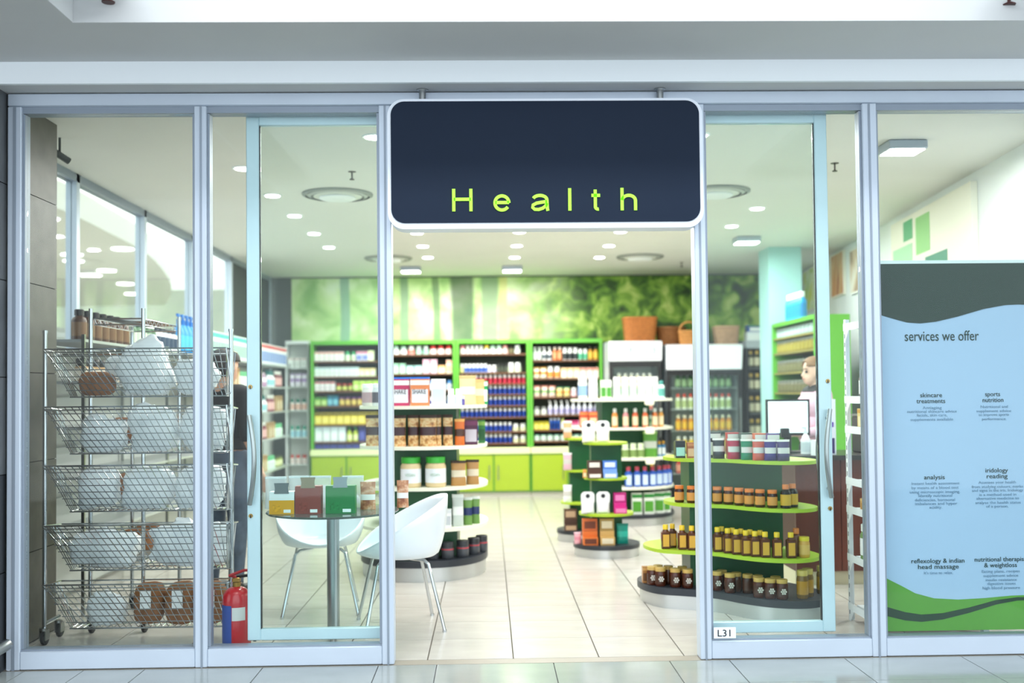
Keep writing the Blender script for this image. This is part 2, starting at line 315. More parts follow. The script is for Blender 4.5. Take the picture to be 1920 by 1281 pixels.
for body, a, b, y in (('Antiaging', 1731, 1767, 767), ('nutritional skincare advice', 1702, 1795, 774), ('facials, skin care,', 1720, 1777, 781), ('supplements available', 1708, 1788, 789), ('Nutritional and', 1840, 1891, 765), ('supplement advice', 1832, 1897, 773), ('to improve sports', 1836, 1893, 780), ('performance.', 1842, 1888, 788),
    ('Instant health assessment', 1707, 1797, 909), ('by means of a blood test', 1707, 1795, 917), ('using microscopic imaging.', 1704, 1798, 925), ('Identify nutritional', 1720, 1783, 932), ('deficiencies, hormonal', 1713, 1788, 940), ('imbalances and hyper', 1713, 1792, 947), ('acidity.', 1740, 1764, 954),
    ('Assesses your health', 1833, 1903, 907), ('from studying colours, marks', 1820, 1916, 915), ('and signs in the iris. Iridology', 1820, 1916, 922), ('is a method used in', 1834, 1903, 930), ('alternative medicine to', 1828, 1908, 937), ('analyse the health status', 1826, 1911, 945), ('of a person.', 1846, 1888, 952),
    ("It's time to relax.", 1727, 1781, 1077), ('Eating plans, recipes', 1835, 1906, 1074), ('supplement advice', 1838, 1903, 1082), ('insulin resistance', 1842, 1900, 1090), ('digestive issues', 1845, 1898, 1097), ('high blood pressure', 1836, 1906, 1105)): btext(body, a, b, y, .021, TG)
# handrail in front of the pier
MB().tube([(-3.4, -.34, .13), (-2.5, -.34, .13), (-2.43, -.30, .15), (-2.40, -.2, .17)], .028, 12).build('tube', STEEL, tag(link('bumper_rail', None), 'low brushed steel bumper rail in front of dark stone pier', 'rail'))
# ================================================================ CEILING FITTINGS
LENS = M('#fffdf4', .5, emit=14)
rim = MB().lathe([(.075, -.008), (.08, 0)], n=20).mesh('rim', WHITE); lens = MB().lathe([(.058, -.012), (.058, -.0085)], n=20).mesh('lens', LENS)
spots = [(-1.77, y) for y in (2.11, 3.15, 4.13, 5.2, 6.2)] + [(-.72, y) for y in (1.2, 2.1, 3.9, 5.2, 6.17, 7.13)] + [(.33, y) for y in (1.2, 2.2, 3.2, 4.2, 5.18, 6.18, 7.18)] + [(1.37, y) for y in (1.2, 2.2, 3.2, 4.2, 5.2, 6.23, 7.24)] + [(2.45, y) for y in (3.9, 4.9)]  # grid runs on unseen behind the sign; those downlights are added for light
for x, y in spots:
    t = thing('downlight', 'small round recessed downlight in the shop ceiling', 'downlight', (x, y, H), group='shop downlights')
    link('rim', rim, t); link('lens', lens, t); area('lamp', (0, 0, -.02), .11, DOWN_W, (1, .98, .95), parent=t)
for x, y, rz, lb in ((2.8, 1.45, .0, 'square surface light on the ceiling above the services banner'), (2.8, 5.7, 0, 'square surface light on the ceiling before the teal column'), (.32, 8.14, 0, 'square surface light on the ceiling by the forest mural'), (-1.0, 8.14, 0, 'square surface light on the ceiling near the mural left end')):
    t = thing('square_light', lb, 'ceiling light', (x, y, H), rz)
    MB().box(-.13, .13, -.11, .11, -.06, -.001, ch=.006).build('housing', M('#aeb9c6', .4, .4), t); box('diffuser', LENS, t, -.115, .115, -.095, .095, -.066, -.061)
    area('lamp', (0, 0, -.075), .22, SQUARE_W, (1, 1, .98), parent=t, size_y=.18)
for px, py, r in ((633, 364, .29), (1340, 359, .29), (1200, 481, .29), (728, 484, .29)):
    p = atZ(px, py, H); t = thing('air_diffuser', 'round ceiling air diffuser with concentric rings', 'air vent', (p.x, p.y, H), group='round air diffusers')
    for k, (a, b, c) in enumerate(((r, r-.025, '#8f948e'), (r-.045, r-.07, '#b9bdb6'), (r-.09, .1, '#d9dcd4'))):
        MB().lathe([(b, -.02-.006*k), (a, -.012-.006*k), (a, -.001), (b, -.001)], n=36, caps=False).build('ring', M(c, .5), t)
    MB().lathe([(.14, -.045), (.15, -.04), (.15, -.03)], n=28).build('centre_plate', WHITE, t)
for px, py in ((660, 322), (1565, 306), (1278, 492)):
    p = atZ(px, py, H); t = thing('sprinkler.001', 'small dark sprinkler head hanging from the shop ceiling', 'sprinkler', (p.x, p.y, H), group='shop sprinklers')
    MB().lathe([(.006, -.05), (.006, 0)], n=8).lathe([(.018, -.062), (.02, -.058), (.008, -.05)], n=10).lathe([(.03, -.003), (.03, -.0005)], n=12).build('head', M('#55504c', .4, .5), t)
p = atZ(1618, 372, H); t = thing('security_camera', 'small dark security camera on ceiling near the right wall', 'camera', (p.x, p.y, H))
MB().lathe([(.03, -.02), (.03, 0)], n=12).tube([(0, 0, -.02), (.02, -.02, -.06)], .008).tube([(.0, .02, -.06), (.06, -.06, -.085)], .025, 10).build('body', M('#4c5150', .4), t)
p = at(93, 262, 1.2); t = thing('security_camera.001', 'slim grey camera mounted high beside the stone pier', 'camera', (-2.72, 1.2, 2.93)); MB().tube([(0, 0, .12), (0, 0, .03)], .008).tube([(-.03, -.03, .03), (.04, .05, -.02)], .022, 10).build('body', M('#4c5150', .4), t)
# ================================================================ BACK WALL
def mural_mat():
    mt = bpy.data.materials.new('forest_print'); mt.use_nodes = True; nt = mt.node_tree; b = nt.nodes['Principled BSDF']; L = nt.links.new; N_ = nt.nodes.new
    tc = N_('ShaderNodeTexCoord'); sp = N_('ShaderNodeSeparateXYZ'); L(tc.outputs['Object'], sp.inputs[0])
    def ramp(src, stops):
        r = N_('ShaderNodeValToRGB')
        while len(r.color_ramp.elements) < len(stops): r.color_ramp.elements.new(.5)
        for e, (p, h) in zip(r.color_ramp.elements, stops): e.position = p; e.color = (*lin(h), 1)
        L(src, r.inputs[0]); return r.outputs[0]
    def noise(sc, det=6, st=(1, 1, 1), dist=.4):
        mp = N_('ShaderNodeMapping'); mp.inputs['Scale'].default_value = st; L(tc.outputs['Object'], mp.inputs[0]); n = N_('ShaderNodeTexNoise'); n.inputs['Scale'].default_value = sc; n.inputs['Detail'].default_value = det; n.inputs['Distortion'].default_value = dist; L(mp.outputs[0], n.inputs['Vector']); return n.outputs['Fac']
    light = ramp(noise(2.6), [(.32, '#8fbf72'), (.48, '#c4e29b'), (.6, '#e3f2c4'), (.72, '#f4fbe8')])
    dark = ramp(noise(4.2, 8, (1, 1, 1), .9), [(.34, '#27431c'), (.47, '#4f7a26'), (.58, '#86ae3e'), (.7, '#c6d979')])
    def lerp_(fac, a, b_): m_ = N_('ShaderNodeMix'); m_.data_type = 'RGBA'; L(fac, m_.inputs[0]); L(a, m_.inputs[6]); L(b_, m_.inputs[7]); return m_.outputs[2]
    mr = N_('ShaderNodeMapRange'); mr.inputs[1].default_value = .2; mr.inputs[2].default_value = 1.4; L(sp.outputs[0], mr.inputs[0]); c = lerp_(mr.outputs[0], light, dark)
    wob = noise(1.2, 3, (1, 1, .4), 0)
    for x0, wd, h in ((-.36, .13, '#4f6355'), (-1.17, .05, '#7f9d86'), (-.72, .04, '#6b8a66'), (.02, .09, '#8fa58a'), (.2, .05, '#dcd98c'), (-2.0, .06, '#86b0a0')):
        ad = N_('ShaderNodeMath'); ad.operation = 'MULTIPLY_ADD'; L(wob, ad.inputs[0]); ad.inputs[1].default_value = .16; L(sp.outputs[0], ad.inputs[2])
        su = N_('ShaderNodeMath'); su.operation = 'SUBTRACT'; L(ad.outputs[0], su.inputs[0]); su.inputs[1].default_value = x0+.08; ab = N_('ShaderNodeMath'); ab.operation = 'ABSOLUTE'; L(su.outputs[0], ab.inputs[0])
        m2 = N_('ShaderNodeMapRange'); m2.inputs[1].default_value = wd; m2.inputs[2].default_value = wd*1.35; m2.inputs[3].default_value = .8; m2.inputs[4].default_value = 0; L(ab.outputs[0], m2.inputs[0])
        rg = N_('ShaderNodeRGB'); rg.outputs[0].default_value = (*lin(h), 1); c = lerp_(m2.outputs[0], c, rg.outputs[0])
    L(c, b.inputs['Base Color']); b.inputs['Roughness'].default_value = .55; return mt
mu = box('forest_mural', mural_mat(), None, -2.75, 4.3, 9.195, 9.215, 2.1, 3.03); tag(mu, 'long forest photograph mural of trees above the back shelves', 'mural')
BX = [X(px, 8.8) for px in (583, 718, 856, 994, 1131)]
YF, YB = 8.78, 9.18
def zb(py, px=860, Y=YF): return at(px, py, Y).z
bay_shelves = [[675, 704, 731, 759, 794, 826], [664, 700, 731, 762, 794, 826], [664, 699, 720, 740, 761, 783, 810, 832], [677, 711, 746, 780, 808, 829]]
BN = ['leftmost green bay', 'green bay with mint bottles', 'green bay with blue bottles', 'green bay beside fridge']
ORD = ['top', 'second', 'third', 'fourth', 'fifth', 'sixth', 'seventh', 'eighth', 'ninth']
SHZ = []
for b in range(4):
    x0, x1 = BX[b]+.004, BX[b+1]-.004; top = 2.13; t = thing('shelf_bay', 'tall green open shelf unit, ' + BN[b], 'shelf unit', ((x0+x1)/2, YF, 0), group=None); hw = (x1-x0)/2
    for s in (-1, 1): box('side_panel', LEAF, t, *( (-hw, -hw+.035) if s < 0 else (hw-.035, hw)), 0, .4, .66, top-.05)
    box('top_panel', LEAF, t, -hw, hw, 0, .4, top-.05, top); box('back_panel', M('#4b5148', .6), t, -hw+.036, hw-.036, .38, .4, .66, top-.051)
    zs = [zb(py) for py in bay_shelves[b]]; SHZ.append(zs + [.66])
    for z in zs: box('shelf', M('#6e4a30', .5, 0, .15, 12), t, -hw+.036, hw-.036, .02, .379, z-.02, z)
    t = thing('base_cabinet', 'lime green two door base cabinet under the ' + BN[b], 'cabinet', ((x0+x1)/2, YF-.06, 0)); 
    box('plinth', M('#c9c7b8', .4), t, -hw, hw, .05, .4, 0, .055); box('carcass', M('#5aa032', .4), t, -hw, hw, .02, .46, .056, .57)
    for s in (-1, 1):
        d = box('door', M('#9fb82c', .35), t, *((-hw+.02, -.012) if s < 0 else (.012, hw-.02)), 0, .019, .075, .555); MB().tube([(s*.06, -.022, .22), (s*.06, -.022, .42)], .006, 6).tube([(s*.06, -.022, .24), (s*.06, -.0005, .24)], .004, 6).tube([(s*.06, -.022, .40), (s*.06, -.0005, .40)], .004, 6).build('handle', STEEL, d)
    box('ledge', M('#e4edb4', .4), t, -hw, hw, -.01, .46, .571, .655, ch=.004)
# ---------------------------------------------------------------- products
PC = {}
def pouch_loft(mb, w, h, d, m, z0=0, z1=1, off=0, n=16, seg=7, front=False):
    vs = []; rows = seg+1
    for i in range(rows):
        u = z0+(z1-z0)*i/seg; ww = w/2*(1-.06*math.sin(math.pi*u))+off; dd = d/2*max(.06, (1-u)**.6*(.55+.45*min(1, u*6)))+off; kk = n//2+1 if front else n
        for j in range(kk):
            a = (math.pi*(1+.12)+math.pi*.76*j/(kk-1)) if front else 2*math.pi*j/n; c, s = math.cos(a), math.sin(a); sx = math.copysign(abs(c)**.6, c); vs.append((ww*sx, dd*s, h*u))
    if front:
        kk = n//2+1; mb.add(vs, [(i*kk+j, i*kk+j+1, (i+1)*kk+j+1, (i+1)*kk+j) for i in range(seg) for j in range(kk-1)], m)
    else: mb.add(vs, MB.rings(rows, n), m)
    return mb
def parts_of(kind, w, h, d):
    r = w/2; P = []
    if kind == 'bottle':
        P = [('body', MB().lathe([(r*.9, 0), (r, .02*h), (r, .62*h), (r*.85, .72*h), (r*.5, .78*h), (r*.5, .8*h)])), ('cap', MB().lathe([(r*.62, .8*h), (r*.62, .98*h), (r*.55, h)])), ('label', MB().lathe([(r*1.015, .12*h), (r*1.015, .58*h)], caps=False))]
    elif kind == 'pill':
        P = [('body', MB().lathe([(r*.92, 0), (r, .03*h), (r, .6*h), (r*.75, .66*h)])), ('cap', MB().lathe([(r*.8, .665*h), (r*.8, .97*h), (r*.74, h)])), ('label', MB().lathe([(r*1.015, .06*h), (r*1.015, .56*h)], caps=False))]
    elif kind == 'jar':
        P = [('body', MB().lathe([(r*.9, 0), (r, .04*h), (r, .7*h), (r*.86, .8*h)])), ('lid', MB().lathe([(r*.93, .805*h), (r*.93, .985*h), (r*.88, h)])), ('label', MB().lathe([(r*1.012, .15*h), (r*1.012, .62*h)], caps=False))]
    elif kind == 'bandjar':
        P = [('body', MB().lathe([(r*.9, 0), (r, .05*h), (r, .58*h), (r*.9, .66*h)])), ('lid', MB().lathe([(r*.97, .67*h), (r*.97, .97*h), (r*.9, h)])), ('label', MB().lathe([(r*1.015, .52*h), (r*1.015, .6*h)], caps=False))]
    elif kind == 'spray':
        P = [('body', MB().lathe([(r*.9, 0), (r, .02*h), (r, .5*h), (r*.6, .68*h), (r*.35, .74*h)])), ('cap', MB().lathe([(r*.38, .745*h), (r*.38, .86*h), (r*.2, .87*h), (r*.2, h)]).box(-r*.8, r*.2, -r*.2, r*.2, .93*h, h)), ('label', MB().lathe([(r*1.012, .1*h), (r*1.012, .45*h)], caps=False))]
    elif kind == 'square':
        c = r*.25; P = [('body', MB().box(-r, r, -r*.8, r*.8, 0, .72*h, ch=c*.6).lathe([(r*.8, .7*h), (r*.55, .8*h)], n=12)), ('cap', MB().lathe([(r*.62, .805*h), (r*.62, .98*h), (r*.56, h)], n=14)), ('label', MB().box(-r*.72, r*.72, -r*.8-.0015, -r*.8-.0002, .1*h, .6*h))]
    elif kind == 'box':
        P = [('body', MB().box(-r, r, -d/2, d/2, 0, h)), ('label', MB().box(-r*.86, r*.86, -d/2-.0015, -d/2-.0002, .12*h, .62*h)), ('cap', MB().box(-r*1.0, r*1.0, -d/2-.0012, -d/2-.0002, .78*h, .95*h))]
    elif kind == 'pouch':
        P = [('body', pouch_loft(MB(), w, h, d, 0)), ('label', pouch_loft(MB(), w, h, d, 0, .35, .62, .002, front=True)), ('cap', pouch_loft(MB(), w, h, d, 0, .9, 1.0, .0015))]
    elif kind == 'tagbag':       # clear bag of cakes under a rounded header card
        P = [('body', pouch_loft(MB(), w, h*.55, d*1.5, 0)), ('header', MB().plate(rrect(-r, r, .42*h, h, r*.6), -d*.25, -d*.25+.004)), ('label', MB().plate([(.019*math.cos(a*.785), .8*h+.019*math.sin(a*.785)) for a in range(8)], -d*.25-.0015, -d*.25-.0002))]
    elif kind == 'srp':          # two trays of bars, the upper one set back
        P = [('body', MB().box(-r, r, -d/2, d/2, 0, .3*h).box(-r, r, -d*.1, d/2, .3*h, .52*h)), ('label', MB().box(-r*.8, r*.8, -d/2-.0015, -d/2-.0002, .05*h, .25*h)), ('header', MB().box(-r, r, -d*.05, d/2, .53*h, h).box(-r*.75, r*.75, -d*.05-.0015, -d*.05-.0002, .62*h, .9*h, 1))]
    return P
def put(kind, w, h, d, cols, loc, name, label, cat, group=None, rz=0, split=True, rough=.35):
    k = (kind, round(w, 4), round(h, 4), round(d, 4), tuple(str(c) for c in cols), rough, split)
    if k not in PC:
        ps = parts_of(kind, w, h, d); order = {'body': 0, 'cap': 1, 'lid': 1, 'header': 1, 'label': 2}
        if split: PC[k] = [(n, mb.mesh(n, [c if not isinstance(c, str) else M(c, rough) for c in ([cols[order[n]]] + ([cols[2]] if n == 'header' else []))])) for n, mb in ps]
        else:
            al = MB()
            for n, mb in ps: o = len(al.v); al.v += mb.v; al.f += [tuple(i+o for i in f) for f in mb.f]; al.m += [order[n]]*len(mb.f)
            PC[k] = [('body', al.mesh(name, [c if not isinstance(c, str) else M(c, rough) for c in cols]))]
    o = link(name, PC[k][0][1], None, loc, rz); tag(o, label, cat, group)
    for n, me in PC[k][1:]: link(n, me, o)
    return o
NM = {'bottle': ('bottle', 'bottle'), 'pill': ('supplement_bottle', 'bottle'), 'jar': ('jar', 'jar'), 'spray': ('spray_bottle', 'bottle'), 'square': ('square_bottle', 'bottle'), 'box': ('carton', 'box'), 'pouch': ('pouch', 'pouch'), 'tagbag': ('treat_bag', 'bag'), 'srp': ('display_carton', 'box')}
CN = {}
def fill(x0, x1, z, y, spec, where, rz=0, split=False, axis=None, jitter=.004):
    """spec: (kind, n, w, h, cols, words) blocks laid out from x0 to x1 on one shelf."""
    tot = sum(n*w for _, n, w, *_ in spec); cnt = sum(s[1] for s in spec); gap = max(.002, (x1-x0-tot)/max(1, cnt)); x = x0+gap/2
    for kind, n, w, h, cols, words in spec:
        nm, cat = NM[kind]
        for i in range(n):
            if kind == 'gap': x += w; continue
            if x+w > x1+.004: return
            yy = y+random.uniform(0, jitter); d = min(w, .09)
            loc = (x+w/2, yy, z+.0005) if axis is None else axis(x+w/2, z+.0005)
            put(kind, w*.96, h, d, cols, loc, nm, '%s, %s' % (words, where) if where.startswith(tuple(ORD)) else '%s on the %s' % (words, where), cat, '%ss, %s' % (words, where), rz, split); x += w+gap
W_, G_ = '#f3f6f4', '#e8eee2'
def bay(b, k, spec):
    zs = [2.08]+SHZ[b]; room = zs[k]-SHZ[b][k]-.027; spec = [(q[0], q[1], q[2], min(q[3], room), q[4], q[5]) for q in spec]
    x0, x1 = BX[b]+.048, BX[b+1]-.048; fill(x0, x1, SHZ[b][k], YF+.09, spec, '%s shelf of %s' % (ORD[k], BN[b]))
# leftmost bay
bay(0, 0, [('box', 6, .065, .13, (W_, '#e39a86', '#f6f0ea'), 'white and coral carton'), ('pill', 2, .08, .13, ('#eef7ea', '#2f9a62', '#dbe9c8'), 'pale bottle with green cap'), ('box', 2, .08, .13, ('#e9e4f3', '#d2466e', '#7f8fd0'), 'lilac and red carton'), ('box', 2, .08, .14, ('#eef3c8', '#dfe9a8', '#f6f8e4'), 'pale yellow carton')])
bay(0, 1, [('box', 9, .065, .13, (W_, '#a9cfd3', '#dfe9e6'), 'white and aqua carton'), ('box', 3, .075, .11, ('#dbeab4', '#f2c98f', '#eef4d8'), 'pale green carton'), ('box', 1, .1, .17, ('#f3c9dd', '#f9e6ef', '#f0a6c6'), 'tall pink carton')])
bay(0, 2, [('box', 4, .065, .13, (W_, '#c8374a', '#e8dfe4'), 'white and red carton'), ('jar', 3, .075, .1, ('#6d4a34', '#c0392b', '#c9cf6a'), 'brown jar with red lid'), ('box', 4, .085, .14, ('#a8d33a', '#cbe77a', '#d9efa2'), 'bright lime carton')])
bay(0, 3, [('box', 2, .08, .12, ('#7fb04a', '#2f7a4a', '#bcd98a'), 'green carton'), ('box', 2, .07, .14, ('#2f7fa6', '#1f6f7a', '#7fc0d0'), 'teal blue carton'), ('jar', 4, .075, .12, ('#a9803f', '#6b3f86', '#d9c06a'), 'amber jar with purple lid'), ('box', 2, .07, .14, ('#eda53a', '#f6d27a', '#f7e3b0'), 'orange carton'), ('pill', 1, .08, .1, (W_, '#d9433a', '#f0d2cc'), 'white bottle with red cap')])
bay(0, 4, [('box', 9, .095, .16, ('#e6cc35', '#3f3a22', '#f1e27a'), 'yellow and black carton')])
bay(0, 5, [('box', 4, .1, .2, ('#dfeaf0', '#c9d9e2', '#f2f7f9'), 'large pale blue carton'), ('spray', 2, .08, .22, ('#c9d84a', '#2f8f4a', '#eef2b8'), 'yellow green bottle with green cap'), ('box', 3, .09, .2, ('#3b3f86', '#2a2d66', '#5a5fae'), 'indigo carton')])
bay(0, 6, [('box', 9, .1, .13, ('#34387c', '#23265a', '#4f55a6'), 'dark indigo carton')])
# second bay
bay(1, 0, [('pill', 1, .07, .17, (W_, '#eef4f2', '#dfeee6'), 'plain white bottle'), ('pill', 2, .1, .14, ('#d9f0e4', '#bfe6d6', W_), 'mint bottle'), ('pill', 1, .1, .19, (W_, '#f6f6f4', '#e98a7a'), 'tall white bottle with coral band'), ('pill', 2, .09, .17, ('#d5efe2', '#e6f6ee', '#a7d9c4'), 'pale mint bottle'), ('pill', 3, .1, .19, (W_, '#e0473f', '#f6ded8'), 'white bottle with red cap')])
bay(1, 1, [('pill', 1, .07, .13, ('#b6dfa2', '#e98a5a', W_), 'green bottle with orange cap'), ('box', 2, .08, .14, ('#b9e6c8', '#8fd3ae', '#d9f2e2'), 'mint green carton'), ('box', 2, .1, .11, ('#c6ece6', '#9fdcd2', '#e6f6f2'), 'pale aqua carton'), ('box', 2, .09, .19, ('#f0d2dc', '#e6a9be', '#f8e8ee'), 'pink carton'), ('box', 1, .1, .11, ('#f3d3a6', '#f0b05f', '#f8ead2'), 'peach carton'), ('box', 1, .08, .18, ('#f1efcf', '#f0a08a', '#e3e69a'), 'cream and coral carton')])
for k in (2, 3, 4, 5): bay(1, k, [('pill', 10, .085, .13, (('#3f63b0', '#f2f4f6', '#28418a') if k % 2 else (W_, '#4a90d0', '#cfe0ee')), 'blue labelled bottle' if k % 2 else 'white bottle with blue cap')])
# third bay
bay(2, 0, [('pill', 1, .08, .14, (W_, '#f08f96', '#f7e6e4'), 'white bottle with pink cap'), ('pill', 4, .06, .12, (W_, '#f2f2ee', '#f0e8e2'), 'short white bottle'), ('pill', 1, .08, .17, (W_, '#f6d23a', '#eef0d2'), 'white bottle with yellow cap'), ('pill', 2, .085, .17, ('#d8f0e0', '#c2e6d2', W_), 'mint white bottle'), ('pill', 1, .08, .18, (W_, '#f0a7a0', '#f3c9c4'), 'tall white bottle with coral cap'), ('bottle', 1, .08, .17, ('#4a4a34', '#2c2c22', '#6f6a4a'), 'dark olive bottle'), ('pill', 1, .085, .14, (W_, W_, '#e6efe9'), 'plain white bottle'), ('pill', 1, .09, .19, (W_, W_, '#dcebe2'), 'large plain white bottle')])
bay(2, 1, [('pill', 1, .055, .12, ('#cfe07a', W_, '#e2ec9f'), 'lime bottle with white cap'), ('pill', 6, .052, .12, ('#dfe8ee', W_, '#3f66b8'), 'white cap bottle with blue label'), ('pill', 2, .06, .1, ('#f0d76a', W_, '#cfd2ec'), 'yellow white bottle'), ('bottle', 3, .05, .12, ('#2d332c', '#232723', '#4b5546'), 'small dark dropper bottle'), ('pill', 4, .09, .13, (W_, W_, '#d8e8c8'), 'white bottle with green label')])
for k in (2, 3, 4, 5, 6, 7):
    lab = '#c8324a' if k == 2 else '#2747a8'; body = '#d64a5c' if k == 2 else '#2f55b5'
    n = 14; rest = []
    if k >= 6: n = 11; rest = [('pill', 2, .085, .1, (W_, W_, '#dfe3b6'), 'white bottle with cream label')]
    bay(2, k, [('pill', n, .052, .12, (body, W_, lab), ('red' if k == 2 else 'blue') + ' labelled bottle with white cap')] + rest)
bay(2, 8, [])
# fourth bay
bay(3, 0, [('bottle', 2, .06, .18, ('#b9c9be', '#d6ded6', '#dfe8e0'), 'grey green bottle'), ('spray', 2, .07, .18, (W_, W_, '#5d6a70'), 'white spray bottle'), ('bottle', 2, .065, .18, ('#d9783f', '#f0e2d6', '#e9a070'), 'amber orange bottle'), ('pill', 3, .07, .17, (W_, W_, '#2b3336'), 'white bottle with black label'), ('pill', 2, .065, .15, ('#bfe6cc', W_, '#58b48a'), 'mint bottle with green label'), ('bottle', 2, .07, .18, ('#c98f2a', '#2b2a22', '#e0b94a'), 'golden oil bottle')])
bay(3, 1, [('pouch', 2, .09, .15, ('#f0ead0', '#e8b04a', '#d98f3a'), 'cream pouch with orange print'), ('pill', 2, .085, .16, (W_, W_, '#e39a4a'), 'white tub with orange label'), ('box', 3, .08, .14, ('#f3e3c0', '#f0c07a', '#f7f0dc'), 'pale orange carton'), ('box', 3, .08, .14, ('#f2d4c6', '#e07a5f', '#f7e9e2'), 'coral striped carton')])
bay(3, 2, [('pouch', 3, .09, .15, ('#f0d9c8', '#ea8f7a', '#7fb56a'), 'pink and green pouch'), ('pouch', 2, .085, .13, ('#e9d98f', '#4aa87a', '#f0a24a'), 'yellow pouch'), ('pill', 1, .08, .12, ('#ea9aa6', W_, '#f3d3d6'), 'pink bottle'), ('spray', 4, .06, .19, ('#e6eef6', W_, '#9fb7d9'), 'white and blue spray bottle')])
bay(3, 3, [('pill', 2, .08, .11, (W_, '#8a8f8a', '#e2e8dc'), 'white tub with grey lid'), ('spray', 9, .062, .19, ('#e8eef8', W_, '#b9b3e0'), 'white bottle with lilac label')])
bay(3, 4, [('box', 3, .07, .11, ('#d7c52f', '#a8a62a', '#ece27a'), 'yellow carton'), ('bottle', 3, .05, .16, ('#1f5fc0', '#dfe8f2', '#163f8a'), 'cobalt blue bottle'), ('bottle', 1, .06, .15, ('#eef0a8', '#cfe07a', W_), 'pale yellow bottle'), ('box', 3, .06, .12, ('#e0568a', '#c93a70', '#f3a6c2'), 'magenta carton'), ('box', 2, .06, .12, ('#cfd6ea', '#9fb0d6', W_), 'pale lilac carton'), ('box', 3, .06, .1, ('#7fd07a', '#58b458', '#bfe8b8'), 'bright green carton')])
bay(3, 5, [('jar', 10, .085, .08, ('#e9f2ea', '#9fd9c0', '#cfe6da'), 'low white jar with mint lid')])
# white corner unit at the back left
t = thing('corner_shelf', 'narrow white shelf unit in the back left corner', 'shelf unit', (-2.62, 8.86, 0)); CZ = (.45, .82, 1.19, 1.52, 1.77)
for s in (-.155, .145): box('side_panel', WHITE, t, s, s+.01, 0, .3, 0, 2.1)
box('back_panel', M('#dfe3dd', .5), t, -.143, .143, .285, .3, 0, 2.1); box('top_panel', WHITE, t, -.155, .155, 0, .3, 2.101, 2.14)
for k, z in enumerate(CZ): box('shelf', M('#cfd6d6', .3), t, -.143, .143, 0, .284, z-.012, z)
for k, z in enumerate(CZ): fill(-2.75, -2.49, z, 8.93, [[('pill', 3, .075, .13, (W_, '#c0392b', '#e8d8d4'), 'white bottle with dark red cap')], [('pill', 3, .08, .16, ('#dff0ea', '#2f8f7a', '#9fd0e0'), 'white teal bottle')], [('pill', 3, .08, .16, (W_, '#1f6a5a', '#e2b8a8'), 'white bottle with dark green cap')], [('pouch', 3, .08, .17, ('#efeaf3', '#b9a0d0', '#a98fc6'), 'white and lilac pouch')], [('box', 3, .08, .14, (W_, '#d9c9c4', '#dfe6e2'), 'white carton')]][k], '%s shelf of the white corner unit' % ORD[4-k])
# ---------------------------------------------------------------- long shelf on the left wall
t = thing('wall_shelving', 'long chrome and white shelving along the left wall below glazing', 'shelf unit', (-2.6, 1.3, 0)); LZ = (.5, .88, 1.2, 1.5, 1.77)
for y in (0, 1.75, 3.5, 5.25, 6.98):
    for x in (-.38, -.02): box('post', STEEL, t, x, x+.02, y, y+.02, 0, 1.92 if x < -.1 else 1.8)
for z in LZ: box('shelf', M('#b9bfbf', .3, .3), t, -.395, .0, .021, 6.979, z-.018, z)
for k in range(5): box('back_panel', M('#d3d6d2', .5), t, -.405, -.397, .02, 6.98, (0.02,)[0]+.35*k, .345+.35*k)
def leftrow(k, y0, y1, spec, where): fill(y0, y1, LZ[k], 0, spec, where, rz=math.pi/2, axis=lambda a, z: (-2.68, a, z), split=False)
leftrow(4, 1.35, 2.3, [('bottle', 7, .1, .2, ('#4a2f1e', '#1d1a18', '#7a5a3a'), 'brown glass bottle with black cap')], 'near end of the left wall top shelf')
leftrow(4, 2.35, 3.5, [('bottle', 5, .09, .2, ('#3f6b46', '#e6ebe6', '#c9d6c4'), 'green bottle with white cap'), ('bottle', 5, .09, .19, ('#dfe6ee', '#1f2a3a', '#31465f'), 'white and navy bottle')], 'left wall top shelf before the blue bottles')
leftrow(4, 3.55, 4.3, [('spray', 6, .1, .34, ('#1f8fd6', '#1b6fc0', '#4fb6ea'), 'tall bright blue spray bottle')], 'left wall top shelf')
leftrow(4, 4.35, 6.2, [('box', 18, .095, .25, ('#dfeeea', '#3fb8b0', '#8fb5ac'), 'white and teal tall carton')], 'left wall top shelf')
leftrow(4, 6.3, 8.2, [('box', 16, .105, .24, ('#f0eef0', '#d94a4f', '#5a7fc4'), 'white red and blue carton')], 'left wall top shelf far end')
LK = [('pill', .08, .16, ('#e4ece6', '#5fae7a', '#cfe6d2'), 'white bottle with green cap'), ('box', .07, .19, ('#c9a87a', '#8a5a3a', '#e6d6b8'), 'tan carton'), ('bottle', .07, .2, ('#7a2f3a', '#e6e2da', '#d9a9a4'), 'dark red bottle'), ('spray', .08, .2, ('#e6e8ea', '#3f8f8a', '#8fc0c8'), 'white spray bottle with teal head'), ('pouch', .09, .17, ('#b98fae', '#e6d2e0', '#f0e6ee'), 'mauve pouch'), ('jar', .08, .13, ('#8f9a4a', '#3f4a2a', '#d6d9a8'), 'olive jar')]
for k in range(4):
    y = 4.4; q = k
    while y < 8.0:
        kd, w_, h_, c, wd = LK[(q*5+k*2) % 6]; leftrow(k, y, y+.4, [(kd, 3, w_, h_, c, wd)], '%s shelf of the left wall' % ORD[4-k]); y += .46; q += 1
leftrow(3, 1.4, 4.3, [('pill', 26, .09, .15, ('#caa77a', '#2d2a28', '#e8dfcf'), 'tan bottle with dark cap')], 'second shelf of left wall behind racks')
